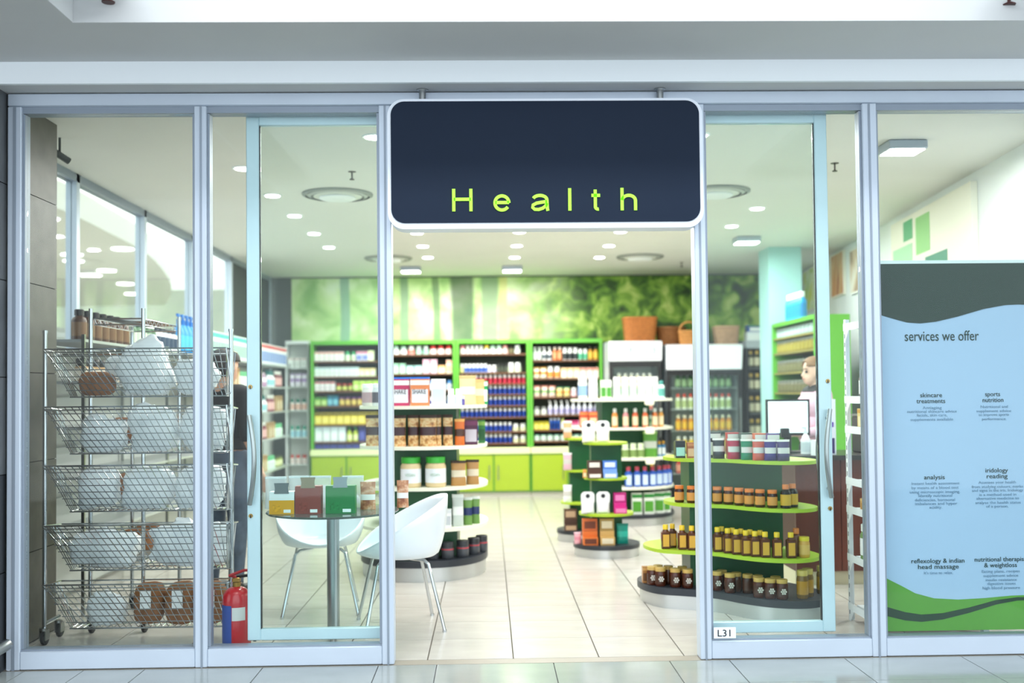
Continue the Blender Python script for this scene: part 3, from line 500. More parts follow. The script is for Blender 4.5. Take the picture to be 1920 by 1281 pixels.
# ================================================================ OVAL GONDOLA LEFT
def ell(cx, cy, a, b, n=48, p=2.3): return [(cx+a*math.copysign(abs(math.cos(2*math.pi*k/n))**(2/p), math.cos(2*math.pi*k/n)), cy+b*math.copysign(abs(math.sin(2*math.pi*k/n))**(2/p), math.sin(2*math.pi*k/n))) for k in range(n)]
def gondola(name, label, c, outline, shelves, core, shelf_m, base=.1, deck=.045, base_out=None, edge=.024):
    t = thing(name, label, 'display stand', (c[0], c[1], 0)); bo = base_out or outline(0)
    MB().prism([(x*.97, y*.97) for x, y in bo], 0, base).build('plinth', M('#c9cbca', .3, .7, .04, 4), t); MB().prism(bo, base+.0005, base+deck).build('deck', M('#2b3038', .4), t)
    x0, x1, y0, y1 = core; top = shelves[0]-edge-.001
    MB().box(x0, x1, y0, y1, base+deck+.001, top).build('core', DKGREEN, t)
    for k, z in enumerate(shelves):
        po = outline(k+1)
        if z == shelves[0]: MB().prism(po, z-edge, z).build('shelf', shelf_m, t)
        else:       # shelf with a hole for the core
            hole = [(x0-.001, y0-.001), (x1+.001, y0-.001), (x1+.001, y1+.001), (x0-.001, y1+.001)]; n = len(po); mb = MB()
            hp = []
            for x, y in po:      # project outline point to the hole border
                cx, cy = (x0+x1)/2, (y0+y1)/2; dx, dy = x-cx, y-cy; s = min(((x1-x0)/2+.001)/max(abs(dx), 1e-6), ((y1-y0)/2+.001)/max(abs(dy), 1e-6), 1); hp.append((cx+dx*s, cy+dy*s))
            mb.add([(x, y, z) for x, y in po]+[(x, y, z) for x, y in hp]+[(x, y, z-edge) for x, y in po]+[(x, y, z-edge) for x, y in hp],
                   [f for j in range(n) for f in ((j, (j+1) % n, n+(j+1) % n, n+j), (2*n+(j+1) % n, 2*n+j, 3*n+j, 3*n+(j+1) % n), (2*n+j, 2*n+(j+1) % n, (j+1) % n, j), (n+j, n+(j+1) % n, 3*n+(j+1) % n, 3*n+j))]); mb.build('shelf', shelf_m, t)
    return t
GC = (-.52, 2.9)
gondola('oval_gondola', 'oval dark green gondola with cream shelves left of the aisle', GC, lambda k: ell(0, 0, .505 if k else .5, .60 if k else .62), [1.305, 1.0, .695, .39], (-.27, .27, -.36, .36), CREAM, .105, .05)
def arcY(x, a=.505, b=.6, inset=.1, p=2.3): u = min(.999, abs((x-GC[0])/(a-.03))); return GC[1]-(b-inset)*(1-u**p)**(1/p)
GN = 'of the oval gondola'
def gput(kind, px, z, w, h, d, cols, name, label, cat, group=None, inset=.1, rz=0, dy=0, rough=.35, **k):
    x = X(px, 2.45, z); y = arcY(x, inset=inset)+dy; return put(kind, w, h, d, cols, (x, y, z+.0005), name, label+' '+k.get('w', GN), cat, group, rz, True, rough)
TAN = '#d8bf92'; z = 1.305
for px, c, lb in ((686, '#d9d4d0', 'grey white powder tub with pink label'), (708, '#cfd2d6', 'grey white powder tub with dark label')): gput('jar', px, z, .095, .17, .09, (c, W_, '#b99aa0' if px < 700 else '#5a5560'), 'powder_tub', lb+' on the top shelf', 'tub')
for px, side, lb in ((752, '#b8305f', 'magenta sided protein shake box'), (789, '#d9824f', 'orange sided protein shake box')):
    o = gput('box', px, z, .14, .2, .1, (side, W_, '#e8eaf0'), 'shake_box', lb+' on the top shelf', 'box'); text('lettering', 'SHAKE', .05, M('#2b3136', .5), o, (-.005, -.053, .09), width=.1); box('lid_flap', M('#2f6fd0', .4), o, -.07, .07, -.05, .05, .2005, .215)
gput('box', 823, z, .105, .2, .09, (W_, '#eef4fb', '#cfe2f4'), 'tablet_box', 'white tablet box with blue stripe on the top shelf', 'box'); 
for px in (846, 860): gput('pill', px, z, .055, .125, .05, (W_, W_, '#d9e4f2'), 'pharmacy_bottle', 'white tablet bottle on the top shelf', 'bottle', 'white tablet bottles, top of the oval gondola', inset=.08)
gput('pill', 868, z, .03, .07, .03, ('#4a3f86', '#dcd6ea', '#5f55a0'), 'drop_bottle', 'tiny purple bottle on the top shelf', 'bottle', inset=.05)
gput('pouch', 876, z, .13, .23, .07, (TAN, '#c4a873', '#e9dcc0'), 'kraft_pouch', 'large kraft paper pouch on the top shelf', 'pouch', dy=.14); gput('pouch', 897, z, .09, .2, .05, ('#d2b078', '#caa66a', '#ead9b4'), 'kraft_pouch', 'narrow kraft paper pouch on the top shelf', 'pouch', dy=.12, inset=.12)
gput('box', 909, z, .045, .19, .05, ('#1f9a56', W_, '#eef4ee'), 'carton', 'slim green and white carton on the top shelf', 'box', dy=.09, inset=.14)
GRAN = ramp_mat('granola_print', [(.3, '#6b3a20'), (.42, '#c98f4f'), (.55, '#ecd3a0'), (.68, '#d98a4a'), (.8, '#f3e6c4')], 26, .35)
z = 1.0
for px, w_, lb in ((697, .11, 'first'), (747, .125, ''), (776, .085, ''), (804, .13, ''), (822, .05, ''), (840, .075, '')): gput('pouch', px, z, w_, .235, .07, (GRAN, '#3a241c', '#3b1f26'), 'granola_bag', ('wide' if w_ > .1 else 'narrow')+' granola bag with oval dark label on the second shelf', 'bag', ('wide' if w_ > .1 else 'narrow')+' granola bags on the oval gondola', dy=.0 if w_ > .1 else .03)
gput('pouch', 862, z, .075, .2, .05, ('#d9702a', '#f0b060', '#4a2a1a'), 'orange_pouch', 'orange printed snack pouch on the second shelf', 'pouch')
gput('box', 883, z, .1, .19, .06, ('#4f1f3c', '#6f2f55', '#c9c3cf'), 'purple_box', 'dark purple tea box on the second shelf', 'box', dy=.02); gput('box', 903, z, .055, .18, .05, ('#2f7a36', '#7fb04a', '#1f5a2a'), 'green_box', 'narrow green box on the second shelf', 'box', dy=.06, inset=.13)
z = .695
for px in (772, 818):
    o = gput('jar', px, z, .155, .225, .15, ('#dcc79a', '#3fae3f', '#eef3f8'), 'protein_jar', 'clear jar of beige powder with green lid, third shelf', 'jar', 'beige powder jars on the oval gondola'); text('lettering', 'VEGAN', .03, M('#9fc0a8', .5), o, (0, -.0795, .085), width=.075)
for px in (860, 886): gput('pouch', px, z, .115 if px < 870 else .1, .19, .07, ('#b98a50', '#3a2418', '#ded2b8'), 'coffee_bag', ('wide' if px < 870 else 'narrow')+' kraft coffee bag with dark square on the third shelf', 'bag', None, inset=.1)
z = .39
gput('box', 838, z, .075, .135, .05, (W_, '#dfe3e6', '#c9ced4'), 'white_carton', 'small white carton on the fourth shelf', 'box'); gput('pouch', 859, z, .085, .24, .06, ('#c9d2cc', '#e6ece8', '#eef2ee'), 'silver_pouch', 'silver pouch with white label on the fourth shelf', 'pouch')
for px in (877, 891): gput('pouch', px, z, .07, .21, .06, ('#6f9a4a', '#e9eee6', '#1f2f66'), 'green_pouch', 'green pouch with navy label on the fourth shelf', 'pouch', 'green navy pouches on the oval gondola', dy=.02)
z = .1555
for px in (812, 840, 868, 888, 903): gput('bandjar', px, z, .095, .125, .095, ('#4a4d53', '#34363b', '#c2454f'), 'dark_jar', 'dark jar with black lid and red band on the base deck', 'jar', 'dark jars on the oval gondola base', dy=(.0 if px < 880 else .05))
# ================================================================ RIGHT REAR GONDOLA
GC2 = (1.45, 5.95)
gondola('oval_gondola.001', 'dark green fridge side gondola with cream shelves of bottles and cartons', GC2, lambda k: ell(0, 0, .55, .6), [1.32, 1.02, .705, .4], (-.25, .26, -.33, .33), CREAM, .075, .04)
G2 = 'of the fridge side gondola'
def g2(kind, px, z, w, h, cols, name, label, cat, group=None, dy=0, inset=.1):
    x = X(px, 5.5, z); u = min(.999, abs((x-GC2[0])/.53)); y = GC2[1]-(.6-inset)*(1-u**2.3)**(1/2.3)+dy; return put(kind, w, h, min(w, .08), cols, (x, y, z+.0005), name, label+' '+G2, cat, group, 0, True)
for k, px in enumerate((1095, 1113)): g2('jar', px, 1.32, .095, .24, (W_, W_, '#8fb0dc' if k == 0 else '#e3dfe6'), 'white_tub', ('tall white tub with blue label' if k == 0 else 'tall plain white tub')+' on the top shelf', 'tub')
for px in (1131, 1141): g2('box', px, 1.32, .055, .2, ('#e9f2e0', W_, '#4f9a3a'), 'green_white_box', 'white box with grass green foot on the top shelf', 'box', 'green footed boxes, gondola by the fridges')
for px in (1156, 1171, 1186, 1201, 1216, 1229): g2('jar', px, 1.32, .078, .23, ('#eef4ee', W_, '#cfdfd6'), 'white_tub', 'white tub with pale ring label on the top shelf', 'tub', 'ring label tubs, gondola by the fridges', dy=.03 if px > 1210 else 0)
g2('bottle', 1245, 1.32, .07, .19, ('#d8efe9', '#3f8f8a', '#5fa6a0'), 'teal_bottle', 'white and teal bottle on the top shelf', 'bottle', dy=.08)
for k, (px, c) in enumerate(((1152, '#e38a3a'), (1172, '#d98a8f'), (1190, '#d9603a'), (1209, '#dc6a3f'), (1228, '#c9703a'), (1242, '#d69a4a'))): g2('bottle', px, 1.02, .06, .2, (c, '#cfd6d2', '#efd9b4'), 'juice_bottle', ('orange', 'pink', 'red orange', 'coral', 'rust', 'amber')[k]+' juice bottle on the second shelf', 'bottle', dy=.04 if px > 1230 else 0)
for px in (1097, 1113): g2('box', px, 1.02, .085, .17, ('#d4502f', '#e88a4a', '#f0c8a0'), 'red_carton', 'red orange carton on the second shelf', 'box', 'red orange cartons, gondola by the fridges', dy=.02)
for px in (1157, 1171, 1186, 1200): g2('pill', px, .705, .08, .15, ('#e4eed2', '#dff0c8', '#7f9a58'), 'green_white_bottle', 'white bottle with olive green label on the third shelf', 'bottle', 'olive label bottles, gondola by the fridges')
g2('pouch', 1220, .705, .15, .27, ('#5fa03a', '#9ac86a', '#c9cfc4'), 'green_bag', 'big bright green bag on the third shelf', 'bag', dy=.05)
for px in (1240, 1249): g2('bottle', px, .705, .045, .16, ('#3f8fc8', '#f0b02a', '#e9f0f4'), 'blue_bottle', 'small blue bottle with yellow cap on the third shelf', 'bottle', 'yellow cap bottles, gondola by the fridges', dy=.09)
for px in (1177, 1193, 1208, 1223, 1237, 1249, 1258): g2('square', px, .4, .074, .21, ('#2f5fc0', '#c24a5a', '#cfe2f4'), 'milk_carton', 'blue drink carton with red cap on the fourth shelf', 'carton', 'blue drink cartons, gondola by the fridges', dy=.02 if px > 1230 else 0)
for px in (1192, 1215, 1236, 1250): g2('box', px, .1155, .105, .22, ('#e9efe6', '#2f8a3a', '#4f9a2f'), 'green_carton', 'white and green carton standing on the base deck', 'carton', 'white green cartons, gondola base by the fridges', dy=.02 if px > 1230 else 0)
_g = bpy.data.objects['oval_gondola.001']
for z in (1.32, 1.02, .705): MB().plate(rrect(-.05, .05, -.045, .03, .02), -.003, 0).build('price_tag', M('#f2f3d6', .5), _g, (.22, -.585, z-.02))
# ================================================================ ROUND DISPLAYS
def round_display(c, label, s=1.0):
    rr = [.285*s, .19*s, .185*s, .235*s]
    return gondola('round_display', label, c, lambda k: ell(0, 0, rr[k], rr[k], 40, 2.0), [.965, .665, .365], (-.13*s, .13*s, -.07*s, .07*s), LIME, .07, .035, edge=.02)
RC = (1.0, 3.53); round_display(RC, 'round lime and green display stand in front of the aisle gondola')
RN = 'of the front round display'
def rp(kind, px, z, w, h, d, cols, name, label, cat, group=None, r=.2, y=None, rough=.4):
    x = X(px, 3.3, z); yy = RC[1]-.075-d*(.78 if kind == 'tagbag' else .5) if y is None else y; return put(kind, w, h, d, cols, (x, yy, z+.0005), name, label+' '+RN, cat, group, 0, True, rough)
for px in (1107, 1134): rp('tagbag', px, .965, .115, .185, .06, ('#ece6d8', '#f4f4f8', '#22242a'), 'treat_bag', 'white bag with rounded black dot card on the top shelf', 'bag', 'dot card bags, top of the front round display', y=3.46)
for px, cb, ch_ in ((1117, '#5a3a2c', '#4a2f26'), (1146, '#7fa6e6', '#4f7fd6')): rp('srp', px, .665, .118, .145, .1, (cb, ch_, '#efe6da' if px < 1130 else '#dfeaf9'), 'display_carton', ('dark brown' if px < 1130 else 'light blue')+' bar display carton on the second shelf', 'box', r=.14)
rp('box', 1099, .665, .03, .07, .03, ('#e6932f', '#f0b45a', '#f7e0b0'), 'small_carton', 'small orange carton on the second shelf', 'box', r=.17)
for px in (1104, 1133): rp('tagbag', px, .365, .115, .185, .06, ('#e6e6ea', '#f4f4f8', '#22242a'), 'treat_bag', 'white bag with rounded black dot card on the third shelf', 'bag', 'dot card bags, third shelf of the front round display', r=.2)
rp('srp', 1165, .365, .105, .17, .1, ('#cf2a8a', '#b8207a', '#ea7fbc'), 'display_carton', 'magenta bar display carton on the third shelf', 'box', r=.2)
rp('srp', 1108, .1055, .125, .215, .12, ('#d9702a', '#c9622a', '#6a3018'), 'display_carton', 'orange bar display carton on the base deck', 'box', r=.22); rp('srp', 1140, .1055, .12, .215, .12, ('#d8b06a', '#b09050', '#f2e3c4'), 'display_carton', 'tan bar display carton on the base deck', 'box', r=.22)
for k, px in enumerate((1170,)): rp('pouch', px, .1055, .1, .17, .07, ('#12907f', '#0f7a6c', '#2fb09c'), 'teal_bag', 'teal snack bag on the base deck', 'bag', r=.2)
rp('pouch', 1085, .1055, .06, .1, .05, ('#e6a9b4', '#efc9d0', '#d98a9a'), 'pink_bag', 'small pink bag on the base deck', 'bag', r=.25)
RC = (.86, 4.45); round_display(RC, 'smaller round lime display stand hidden behind the front one', .8); RN = 'of the rear round display'
rp('srp', 1087, .1055, .12, .2, .1, ('#4a3226', '#5a4030', '#b89a7a'), 'display_carton', 'dark brown display carton on the base deck', 'box', y=4.3)
for z, c, nm in ((.365, '#e9ebee', 'white'), (.665, '#d9b0c0', 'dusty pink'), (.965, '#dca878', 'peach')): rp('pouch', 1082, z, .08, .16, .05, (c, '#f0f0f2', '#c9c4c0'), 'snack_pouch', nm+' pouch on a shelf', 'pouch', y=4.37)
# ================================================================ HONEY GONDOLA
HC = (1.55, 1.3)
hp = [(1.0, 1.45), (1.08, 1.28), (1.25, 1.19), (1.42, 1.10), (1.55, .93), (1.7, .8), (1.88, .76), (2.03, .84), (2.09, 1.02), (2.02, 1.28), (1.85, 1.5), (1.6, 1.72), (1.35, 1.86), (1.12, 1.8), (1.0, 1.64)]
def smooth_loop(pts, sub=5):
    o = []; n = len(pts)
    for i in range(n):
        p0, p1, p2, p3 = (Vector(pts[(i+k-1) % n]) for k in range(4))
        for t in range(sub):
            u = t/sub; o.append(tuple(.5*((2*p1)+(p2-p0)*u+(2*p0-5*p1+4*p2-p3)*u*u+(3*p1-p0-3*p2+p3)*u**3)))
    return o
HP = smooth_loop([(x-HC[0], y-HC[1]) for x, y in hp])
hs = [1.0, .80, .80, .93]
gondola('honey_gondola', 'wavy dark green stand with lime shelves of honey behind the glass', HC, lambda k: [(x*hs[k]+(.06 if k in (1, 2) else 0), y*(hs[k] if k < 3 else .9)-(.03 if k in (1, 2) else 0)) for x, y in HP], [.96, .67, .37], (-.25, .36, .02, .32), LIME, .085, .045, edge=.022)
def honeyY(x, k):
    u = x-HC[0]-(.06 if k in (1, 2) else 0); best = 9
    for (a, b), (c, d) in zip(HP, HP[1:]+HP[:1]):
        a, c = a*hs[k], c*hs[k]; b, d = b*(hs[k] if k < 3 else .9), d*(hs[k] if k < 3 else .9)
        if min(a, c) <= u <= max(a, c) and abs(c-a) > 1e-9: best = min(best, b+(d-b)*(u-a)/(c-a))
    return HC[1]+(best if best < 9 else -.1)-(.03 if k in (1, 2) else 0)
def hput(kind, px, k, w, h, cols, name, label, cat, group=None, dy=0, inset=.07):
    z = {0: .1305, 1: .96, 2: .67, 3: .37}[k]; x = X(px, 1.0, z)
    for _ in range(3): y = honeyY(x, k)+inset+dy; x = X(px, y, z)
    return put(kind, w, h, w, cols, (x, y, z+.0005), name, label, cat, group, 0, True, .22)
for px in (1273, 1296, 1344, 1365, 1385, 1404, 1424, 1447): hput('jar', px, 2, .062, .11, ('#3f1d12', '#e8823a', '#d9954a'), 'honey_jar', 'dark honey jar with orange lid and amber label on the middle lime shelf', 'jar', 'orange lid jars on the honey stand')
for px in (1472, 1485): hput('bottle', px, 2, .065, .145, ('#221a16', '#e07a2f', '#d8a83a'), 'black_jar', 'black round bellied jar with orange cap on the middle lime shelf', 'jar', 'black orange cap jars on the honey stand', dy=.0 if px < 1480 else .05)
for px in (1247, 1278, 1296, 1344, 1363, 1379, 1397, 1414, 1433, 1455, 1481): hput('square', px, 3, .056, .155, ('#5a2e18', '#eec52a', '#e0aa3f'), 'honey_bottle', 'brown honey bottle with yellow cap on the lowest lime shelf', 'bottle', 'yellow cap bottles on the honey stand')
for px in (1260, 1352, 1372, 1388, 1405, 1424): hput('square', px, 3, .052, .155, ('#4a2614', '#e0b524', '#d09a38'), 'honey_bottle', 'honey bottle in the back row of the lowest lime shelf', 'bottle', 'back row bottles on the honey stand', dy=.068)
hput('bottle', 1491, 3, .06, .17, ('#6a3a20', '#e07f30', '#8a5a34'), 'honey_bottle', 'honey bottle with orange cap at the end of lowest lime shelf', 'bottle', dy=.07); hput('jar', 1506, 3, .066, .125, ('#d8a24a', '#e9cf3a', '#e6b866'), 'honey_jar', 'pale creamed honey jar with yellow lid on lowest lime shelf', 'jar')
HEX = MB()
for hx_, hz_ in ((0, 0), (.013, .0), (-.013, 0), (.0065, .0115), (-.0065, .0115), (.0065, -.0115), (-.0065, -.0115)): HEX.plate([(hx_+.006*math.cos(R(30+60*q)), hz_+.006*math.sin(R(30+60*q))) for q in range(6)], -.0395, -.0375)
HEXM = HEX.mesh('honeycomb_print', M('#d9d2c6', .5))
def comb(o): link('honeycomb_print', HEXM, o, (0, 0, .048))
for px in (1222, 1237, 1265, 1288, 1343, 1367, 1421, 1442, 1464):
    _n = hput('jar', px, 0, .072, .118, ('#4a2012', '#c9a55a', '#42200f'), 'honeycomb_jar', 'dark honey jar with gold lid and honeycomb print on the stand base', 'jar', 'gold lid jars on the honey stand base').name
    comb(bpy.data.objects[_n])
for px in (1233, 1252, 1278, 1352, 1379, 1400, 1419, 1452): hput('jar', px, 0, .068, .118, ('#40200f', '#b8954e', '#4a2a1a'), 'honeycomb_jar', 'gold lid honey jar in the back row of the stand base', 'jar', 'back row jars on the honey stand base', dy=.1)
hput('box', 1210, 0, .05, .105, ('#a8763f', '#c99a5a', '#6a4526'), 'kraft_box', 'small kraft box at the tip of the honey stand base', 'box', dy=.03, inset=.09)
for px, dy in ((1502, .02), (1512, .06), (1539, .04)): hput('jar', px, 0, .07, .17, ('#7a5a22', '#c9b05a', '#b8862a'), 'tall_honey_jar', 'tall golden jar at the end of the honey stand base', 'jar', 'tall golden jars on the honey stand base', dy=dy)
# pouches in a clear tray on top
PX = [(1347, '#24272c', 'black'), (1375, '#b8284a', 'crimson'), (1400, '#12805a', 'emerald'), (1422, '#cf5a4a', 'coral red'), (1444, '#3f2f7a', 'purple'), (1468, '#4a3a6a', 'dull violet')]
for px, c, nm in PX: hput('pouch', px, 1, .078, .13, (c, '#e8e2da', '#d9d2cc'), 'drink_pouch', nm+' drink powder pouch in the row on the top lime shelf', 'pouch', inset=.06)
for px, c, nm in ((1338, '#2b2d30', 'black'), (1373, '#c93a3f', 'red'), (1398, '#2b4a3a', 'dark green'), (1424, '#d9653a', 'orange'), (1447, '#5f3a86', 'violet')): hput('box', px, 1, .075, .165, (c, '#e9e4dc', '#f0ece4'), 'drink_box', nm+' drink box behind the pouches on the top lime shelf', 'box', inset=.15)
hput('box', 1274, 1, .065, .11, ('#26282c', '#2f3236', '#a9e0d0'), 'black_box', 'black box with mint panel on the top lime shelf', 'box', inset=.07); hput('box', 1294, 1, .045, .1, ('#a8623f', '#c98a5a', '#e0b890'), 'copper_box', 'copper coloured box on the top lime shelf', 'box', inset=.07)
# ================================================================ COUNTER AND TILL
WOOD = ramp_mat('counter_wood', [(.3, '#4a1f12'), (.7, '#6a2f1c')], 5, .3, (1, 1, .25))
t = thing('sales_counter', 'dark red brown wooden sales counter behind the honey stand', 'counter', (2.2, 1.95, 0))
for k in range(4): box('front_panel', WOOD, t, -.02+k*.33, .305+k*.33, 0, .02, .1, .89)
box('plinth', M('#d2c6a8', .5), t, -.02, 1.3, .03, .6, 0, .099); box('carcass', M('#4a2216', .5), t, -.02, 1.3, .021, .62, .1, .89); box('worktop', M('#2b2826', .3), t, -.05, 1.3, -.03, .68, .891, .925)
t = thing('till_monitor', 'flat till monitor with bright white screen on the counter', 'monitor', (2.24, 2.28, .9255), R(-6))
box('bezel', BLACK, t, -.17, .15, -.01, .02, .13, .40); box('screen', M('#eaf3f8', .3, emit=.55), t, -.155, .135, -.0125, -.0102, .15, .385); MB().lathe([(.09, 0), (.09, .012), (.02, .02), (.02, .15)], (0, .03, 0), 16).build('stand', BLACK, t)
t = thing('card_terminal', 'small black card terminal on a stalk beside the monitor', 'card reader', (2.16, 2.12, .9255)); MB().lathe([(.035, 0), (.035, .01), (.01, .02), (.01, .12)], n=12).box(-.03, .03, -.02, .02, .121, .19, ch=.004).build('body', BLACK, t)
put('spray', .07, .2, .07, ('#eef3f4', '#e6ecee', '#d6e2e8'), (2.3, 2.08, .9255), 'spray_bottle', 'white trigger spray bottle on the counter', 'bottle')
t = thing('counter_card', 'tall white and purple advertising card on the counter', 'display card', (2.43, 2.02, .9255), R(-14)); box('card', M('#dfe2ee', .4), t, -.07, .07, 0, .012, 0, .40); box('print_panel', M('#3a2f6a', .4), t, -.06, .06, -.0015, -.0003, .01, .12); box('print_band', M('#6a4fae', .4), t, -.055, .055, -.0015, -.0003, .2, .235); MB().plate([(.028*math.cos(a*.52), .33+.028*math.sin(a*.52)) for a in range(12)], -.0015, -.0003).build('round_logo', M('#2f5fc0', .4), t)
t = thing('tissue_box', 'small white box with blue label on the counter', 'box', (2.36, 1.97, .9255), R(20)); box('body', WHITE, t, -.045, .045, -.03, .03, 0, .11); box('label', M('#3f8fd8', .4), t, -.03, .03, -.0315, -.0302, .03, .06)
t = thing('till_unit', 'black till box on the counter end behind the white rack', 'till', (2.86, 2.2, .9255)); MB().box(-.13, .13, -.15, .15, 0, .27, ch=.01).build('body', M('#26282c', .4), t); box('top_plate', M('#8a8f94', .3, .6), t, -.13, .13, -.15, .15, .2705, .285); box('green_mat', M('#5fae3a', .5), t, -.12, .12, -.19, -.152, 0, .02)
# ---------------------------------------------------------------- white slotted angle rack
t = thing('slotted_rack', 'white slotted angle steel rack with gusseted openings beside the door', 'rack', (2.17, .42, 0)); WR = M('#e3e9ee', .4)
RK = (.095, .39, .68, .85, 1.16, 1.34, 1.78); RD, RWD = .42, .62
for x in (0, RWD):
    for y in (0, RD-.035):
        p = MB().box(x-.002, x, y, y+.035, 0, 1.82).box(x-.002, x+.033, y if y == 0 else y+.033, y+.002 if y == 0 else y+.035, 0, 1.82).build('upright', WR, t); q = MB()
        for k in range(34): q.box(x-.0035, x-.0022, y+.012, y+.02, .04+k*.052, .066+k*.052)
        q2 = q
        if y == 0:
            for k in range(34): q2.box(x+.012, x+.02, -.0015, -.0002, .04+k*.052, .066+k*.052)
        q2.build('slot_holes', M('#50565e', .6), p)
for k, z in enumerate(RK):
    box('shelf', WR, t, .036, RWD-.003, .036, RD-.037, z-.02, z); box('end_brace', WR, t, -.0052, -.0038, 0, RD, z-.03, z+.014); box('front_lip', WR, t, .034, RWD-.003, 0, .004, z-.03, z+.012)
    for y, sg in ((.036, 1), (RD-.036, -1)):
        v = [(-.0055, y, z-.031), (-.0055, y+sg*.06, z-.031), (-.0055, y, z-.10), (-.0035, y, z-.031), (-.0035, y+sg*.06, z-.031), (-.0035, y, z-.10)]; MB().add(v, [(0, 1, 2), (5, 4, 3), (0, 3, 4, 1), (1, 4, 5, 2), (2, 5, 3, 0)]).build('gusset', WR, t, smooth=False)
RL = [('pill', .07, .17, ('#c9973f', '#a8742a', '#e0b866'), 'amber bottle'), ('jar', .15, .21, ('#6f8f5a', '#dfe8e4', '#e8eef2'), 'big green tinted jar with white label'), ('box', .1, .07, ('#cfa468', '#dcb880', '#b88a4a'), 'kraft box'), ('jar', .1, .15, ('#5a2a18', '#e8ecec', '#7a3a20'), 'brown jar with white lid'), ('box', .12, .12, ('#e9cf86', '#d9a24a', '#f2e2b4'), 'yellow printed carton'), ('jar', .13, .17, ('#4a2a20', '#d9dcdc', '#e6e8e8'), 'dark brown jar with white label')]
for k, z in enumerate(RK[:6]):
    kind, w_, h_, c, nm = RL[k]
    for q, (xx, yy) in enumerate(((2.25, .63), (2.41, .62), (2.58, .62))): put(kind, w_, h_, min(w_, .1), c, (xx, yy, z+.0005), NM[kind][0], nm+' on the white slotted rack', NM[kind][1], nm+'s on the white slotted rack', R(-70))
# ---------------------------------------------------------------- green jar shelf on the right, teal column
struct(box('wall_column', M('#a9d6d4', .5, 0, .02, 2), None, 3.24, 3.62, 6.46, 6.9, 0, 3.049))
t = thing('jar_shelf', 'green shelf unit full of glass jars along the right wall', 'shelf unit', (3.25, 4.85, 0)); JZ = (.92, 1.15, 1.37, 1.59, 1.81, 1.98)
for y in (0, 1.53): box('end_panel', LEAF, t, 0, .36, y, y+.03, 0, 2.15)
box('back_panel', M('#2b4a2a', .5), t, .34, .36, .031, 1.529, .1, 2.1); box('top_panel', LEAF, t, 0, .36, .0305, 1.5295, 2.11, 2.15)
for z in JZ: box('shelf', M('#8f8340', .5), t, .01, .339, .0305, 1.5295, z-.018, z)
for k, z in enumerate(JZ):
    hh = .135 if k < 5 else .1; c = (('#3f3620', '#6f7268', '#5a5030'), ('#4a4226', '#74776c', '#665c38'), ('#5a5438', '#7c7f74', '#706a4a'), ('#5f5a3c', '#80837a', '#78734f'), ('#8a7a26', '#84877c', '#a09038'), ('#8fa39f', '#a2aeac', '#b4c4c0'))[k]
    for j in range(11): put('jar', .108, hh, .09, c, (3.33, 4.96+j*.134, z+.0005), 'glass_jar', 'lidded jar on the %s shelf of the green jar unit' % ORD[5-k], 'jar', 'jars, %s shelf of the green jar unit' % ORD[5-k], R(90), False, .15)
t = thing('blue_bottle_pack', 'row of bright blue bottles with white tops on the green jar unit', 'bottle', (3.33, 5.95, 2.1505)); bpy.data.objects.remove(t)
for j in range(5): put('bottle', .1, .3, .1, ('#1f9be0', '#f2f6f8', '#1583cf'), (3.36, 5.6+j*.115, 2.1505), 'blue_bottle', 'bright blue bottle with white top on the green jar unit', 'bottle', 'blue bottles on the green jar unit', 0, True)
def wallX(y): return 3.50+(y-.06)*.92/9.16
wa = math.atan2(.92, 9.16)
def picture(name, label, yc, zc, wd, ht, mt, frame='#e8e4d2'):
    t = thing(name, label, 'picture', (wallX(yc)-.002, yc, zc), -wa); box('frame', M(frame, .5), t, -.03, 0, -wd/2, wd/2, -ht/2, ht/2); q = box('print', mt, t, -.032, -.0302, -wd/2+.02, wd/2-.02, -ht/2+.02, ht/2-.02); return t
picture('wall_picture', 'lime and yellow abstract picture on the right wall', 8.4, 2.74, .7, .56, ramp_mat('pic1', [(.4, '#b8d84a'), (.5, '#eaf2d2'), (.6, '#d8e03a')], 2.5)); picture('wall_picture.001', 'orange brown plant picture on the right wall', 6.8, 2.76, .62, .52, ramp_mat('pic2', [(.35, '#c9783f'), (.5, '#e8c490'), (.65, '#a8502a')], 4, .5, (1, 1, .3)))
picture('wall_picture.002', 'round food bowl picture on the right wall', 5.82, 2.71, .72, .5, ramp_mat('pic3', [(.35, '#e8e6da'), (.5, '#d9c4a8'), (.65, '#a89078')], 3), '#eef0ea')
t = thing('green_squares_board', 'cream wall board with green squares above the services banner', 'wall board', (wallX(3.4)-.002, 3.4, 2.25), -wa); box('board', M('#f0efdf', .5), t, -.05, 0, -1.07, 1.07, -.7, .72)
for y0, y1, z0, z1, c in ((.39, .66, .50, .68, '#4fae72'), (-.09, .29, .33, .66, '#8fcf7a'), (.41, 1.0, .24, .46, '#a9dcb0'), (-.52, .04, .0, .28, '#2f8a6a')):
    MB().add([(-.053, y0, z0), (-.053, y1, z0), (-.053, y1, z1), (-.053, y0, z1), (-.0505, y0, z0), (-.0505, y1, z0), (-.0505, y1, z1), (-.0505, y0, z1)], [(0, 3, 2, 1), (4, 5, 6, 7), (0, 1, 5, 4), (1, 2, 6, 5), (2, 3, 7, 6), (3, 0, 4, 7)]).build('square', M(c, .5), t, smooth=False)
struct(box('trim_7', M('#dbe6f2', .5), None, 3.42, 3.5, .9, .98, 0, 3.04))
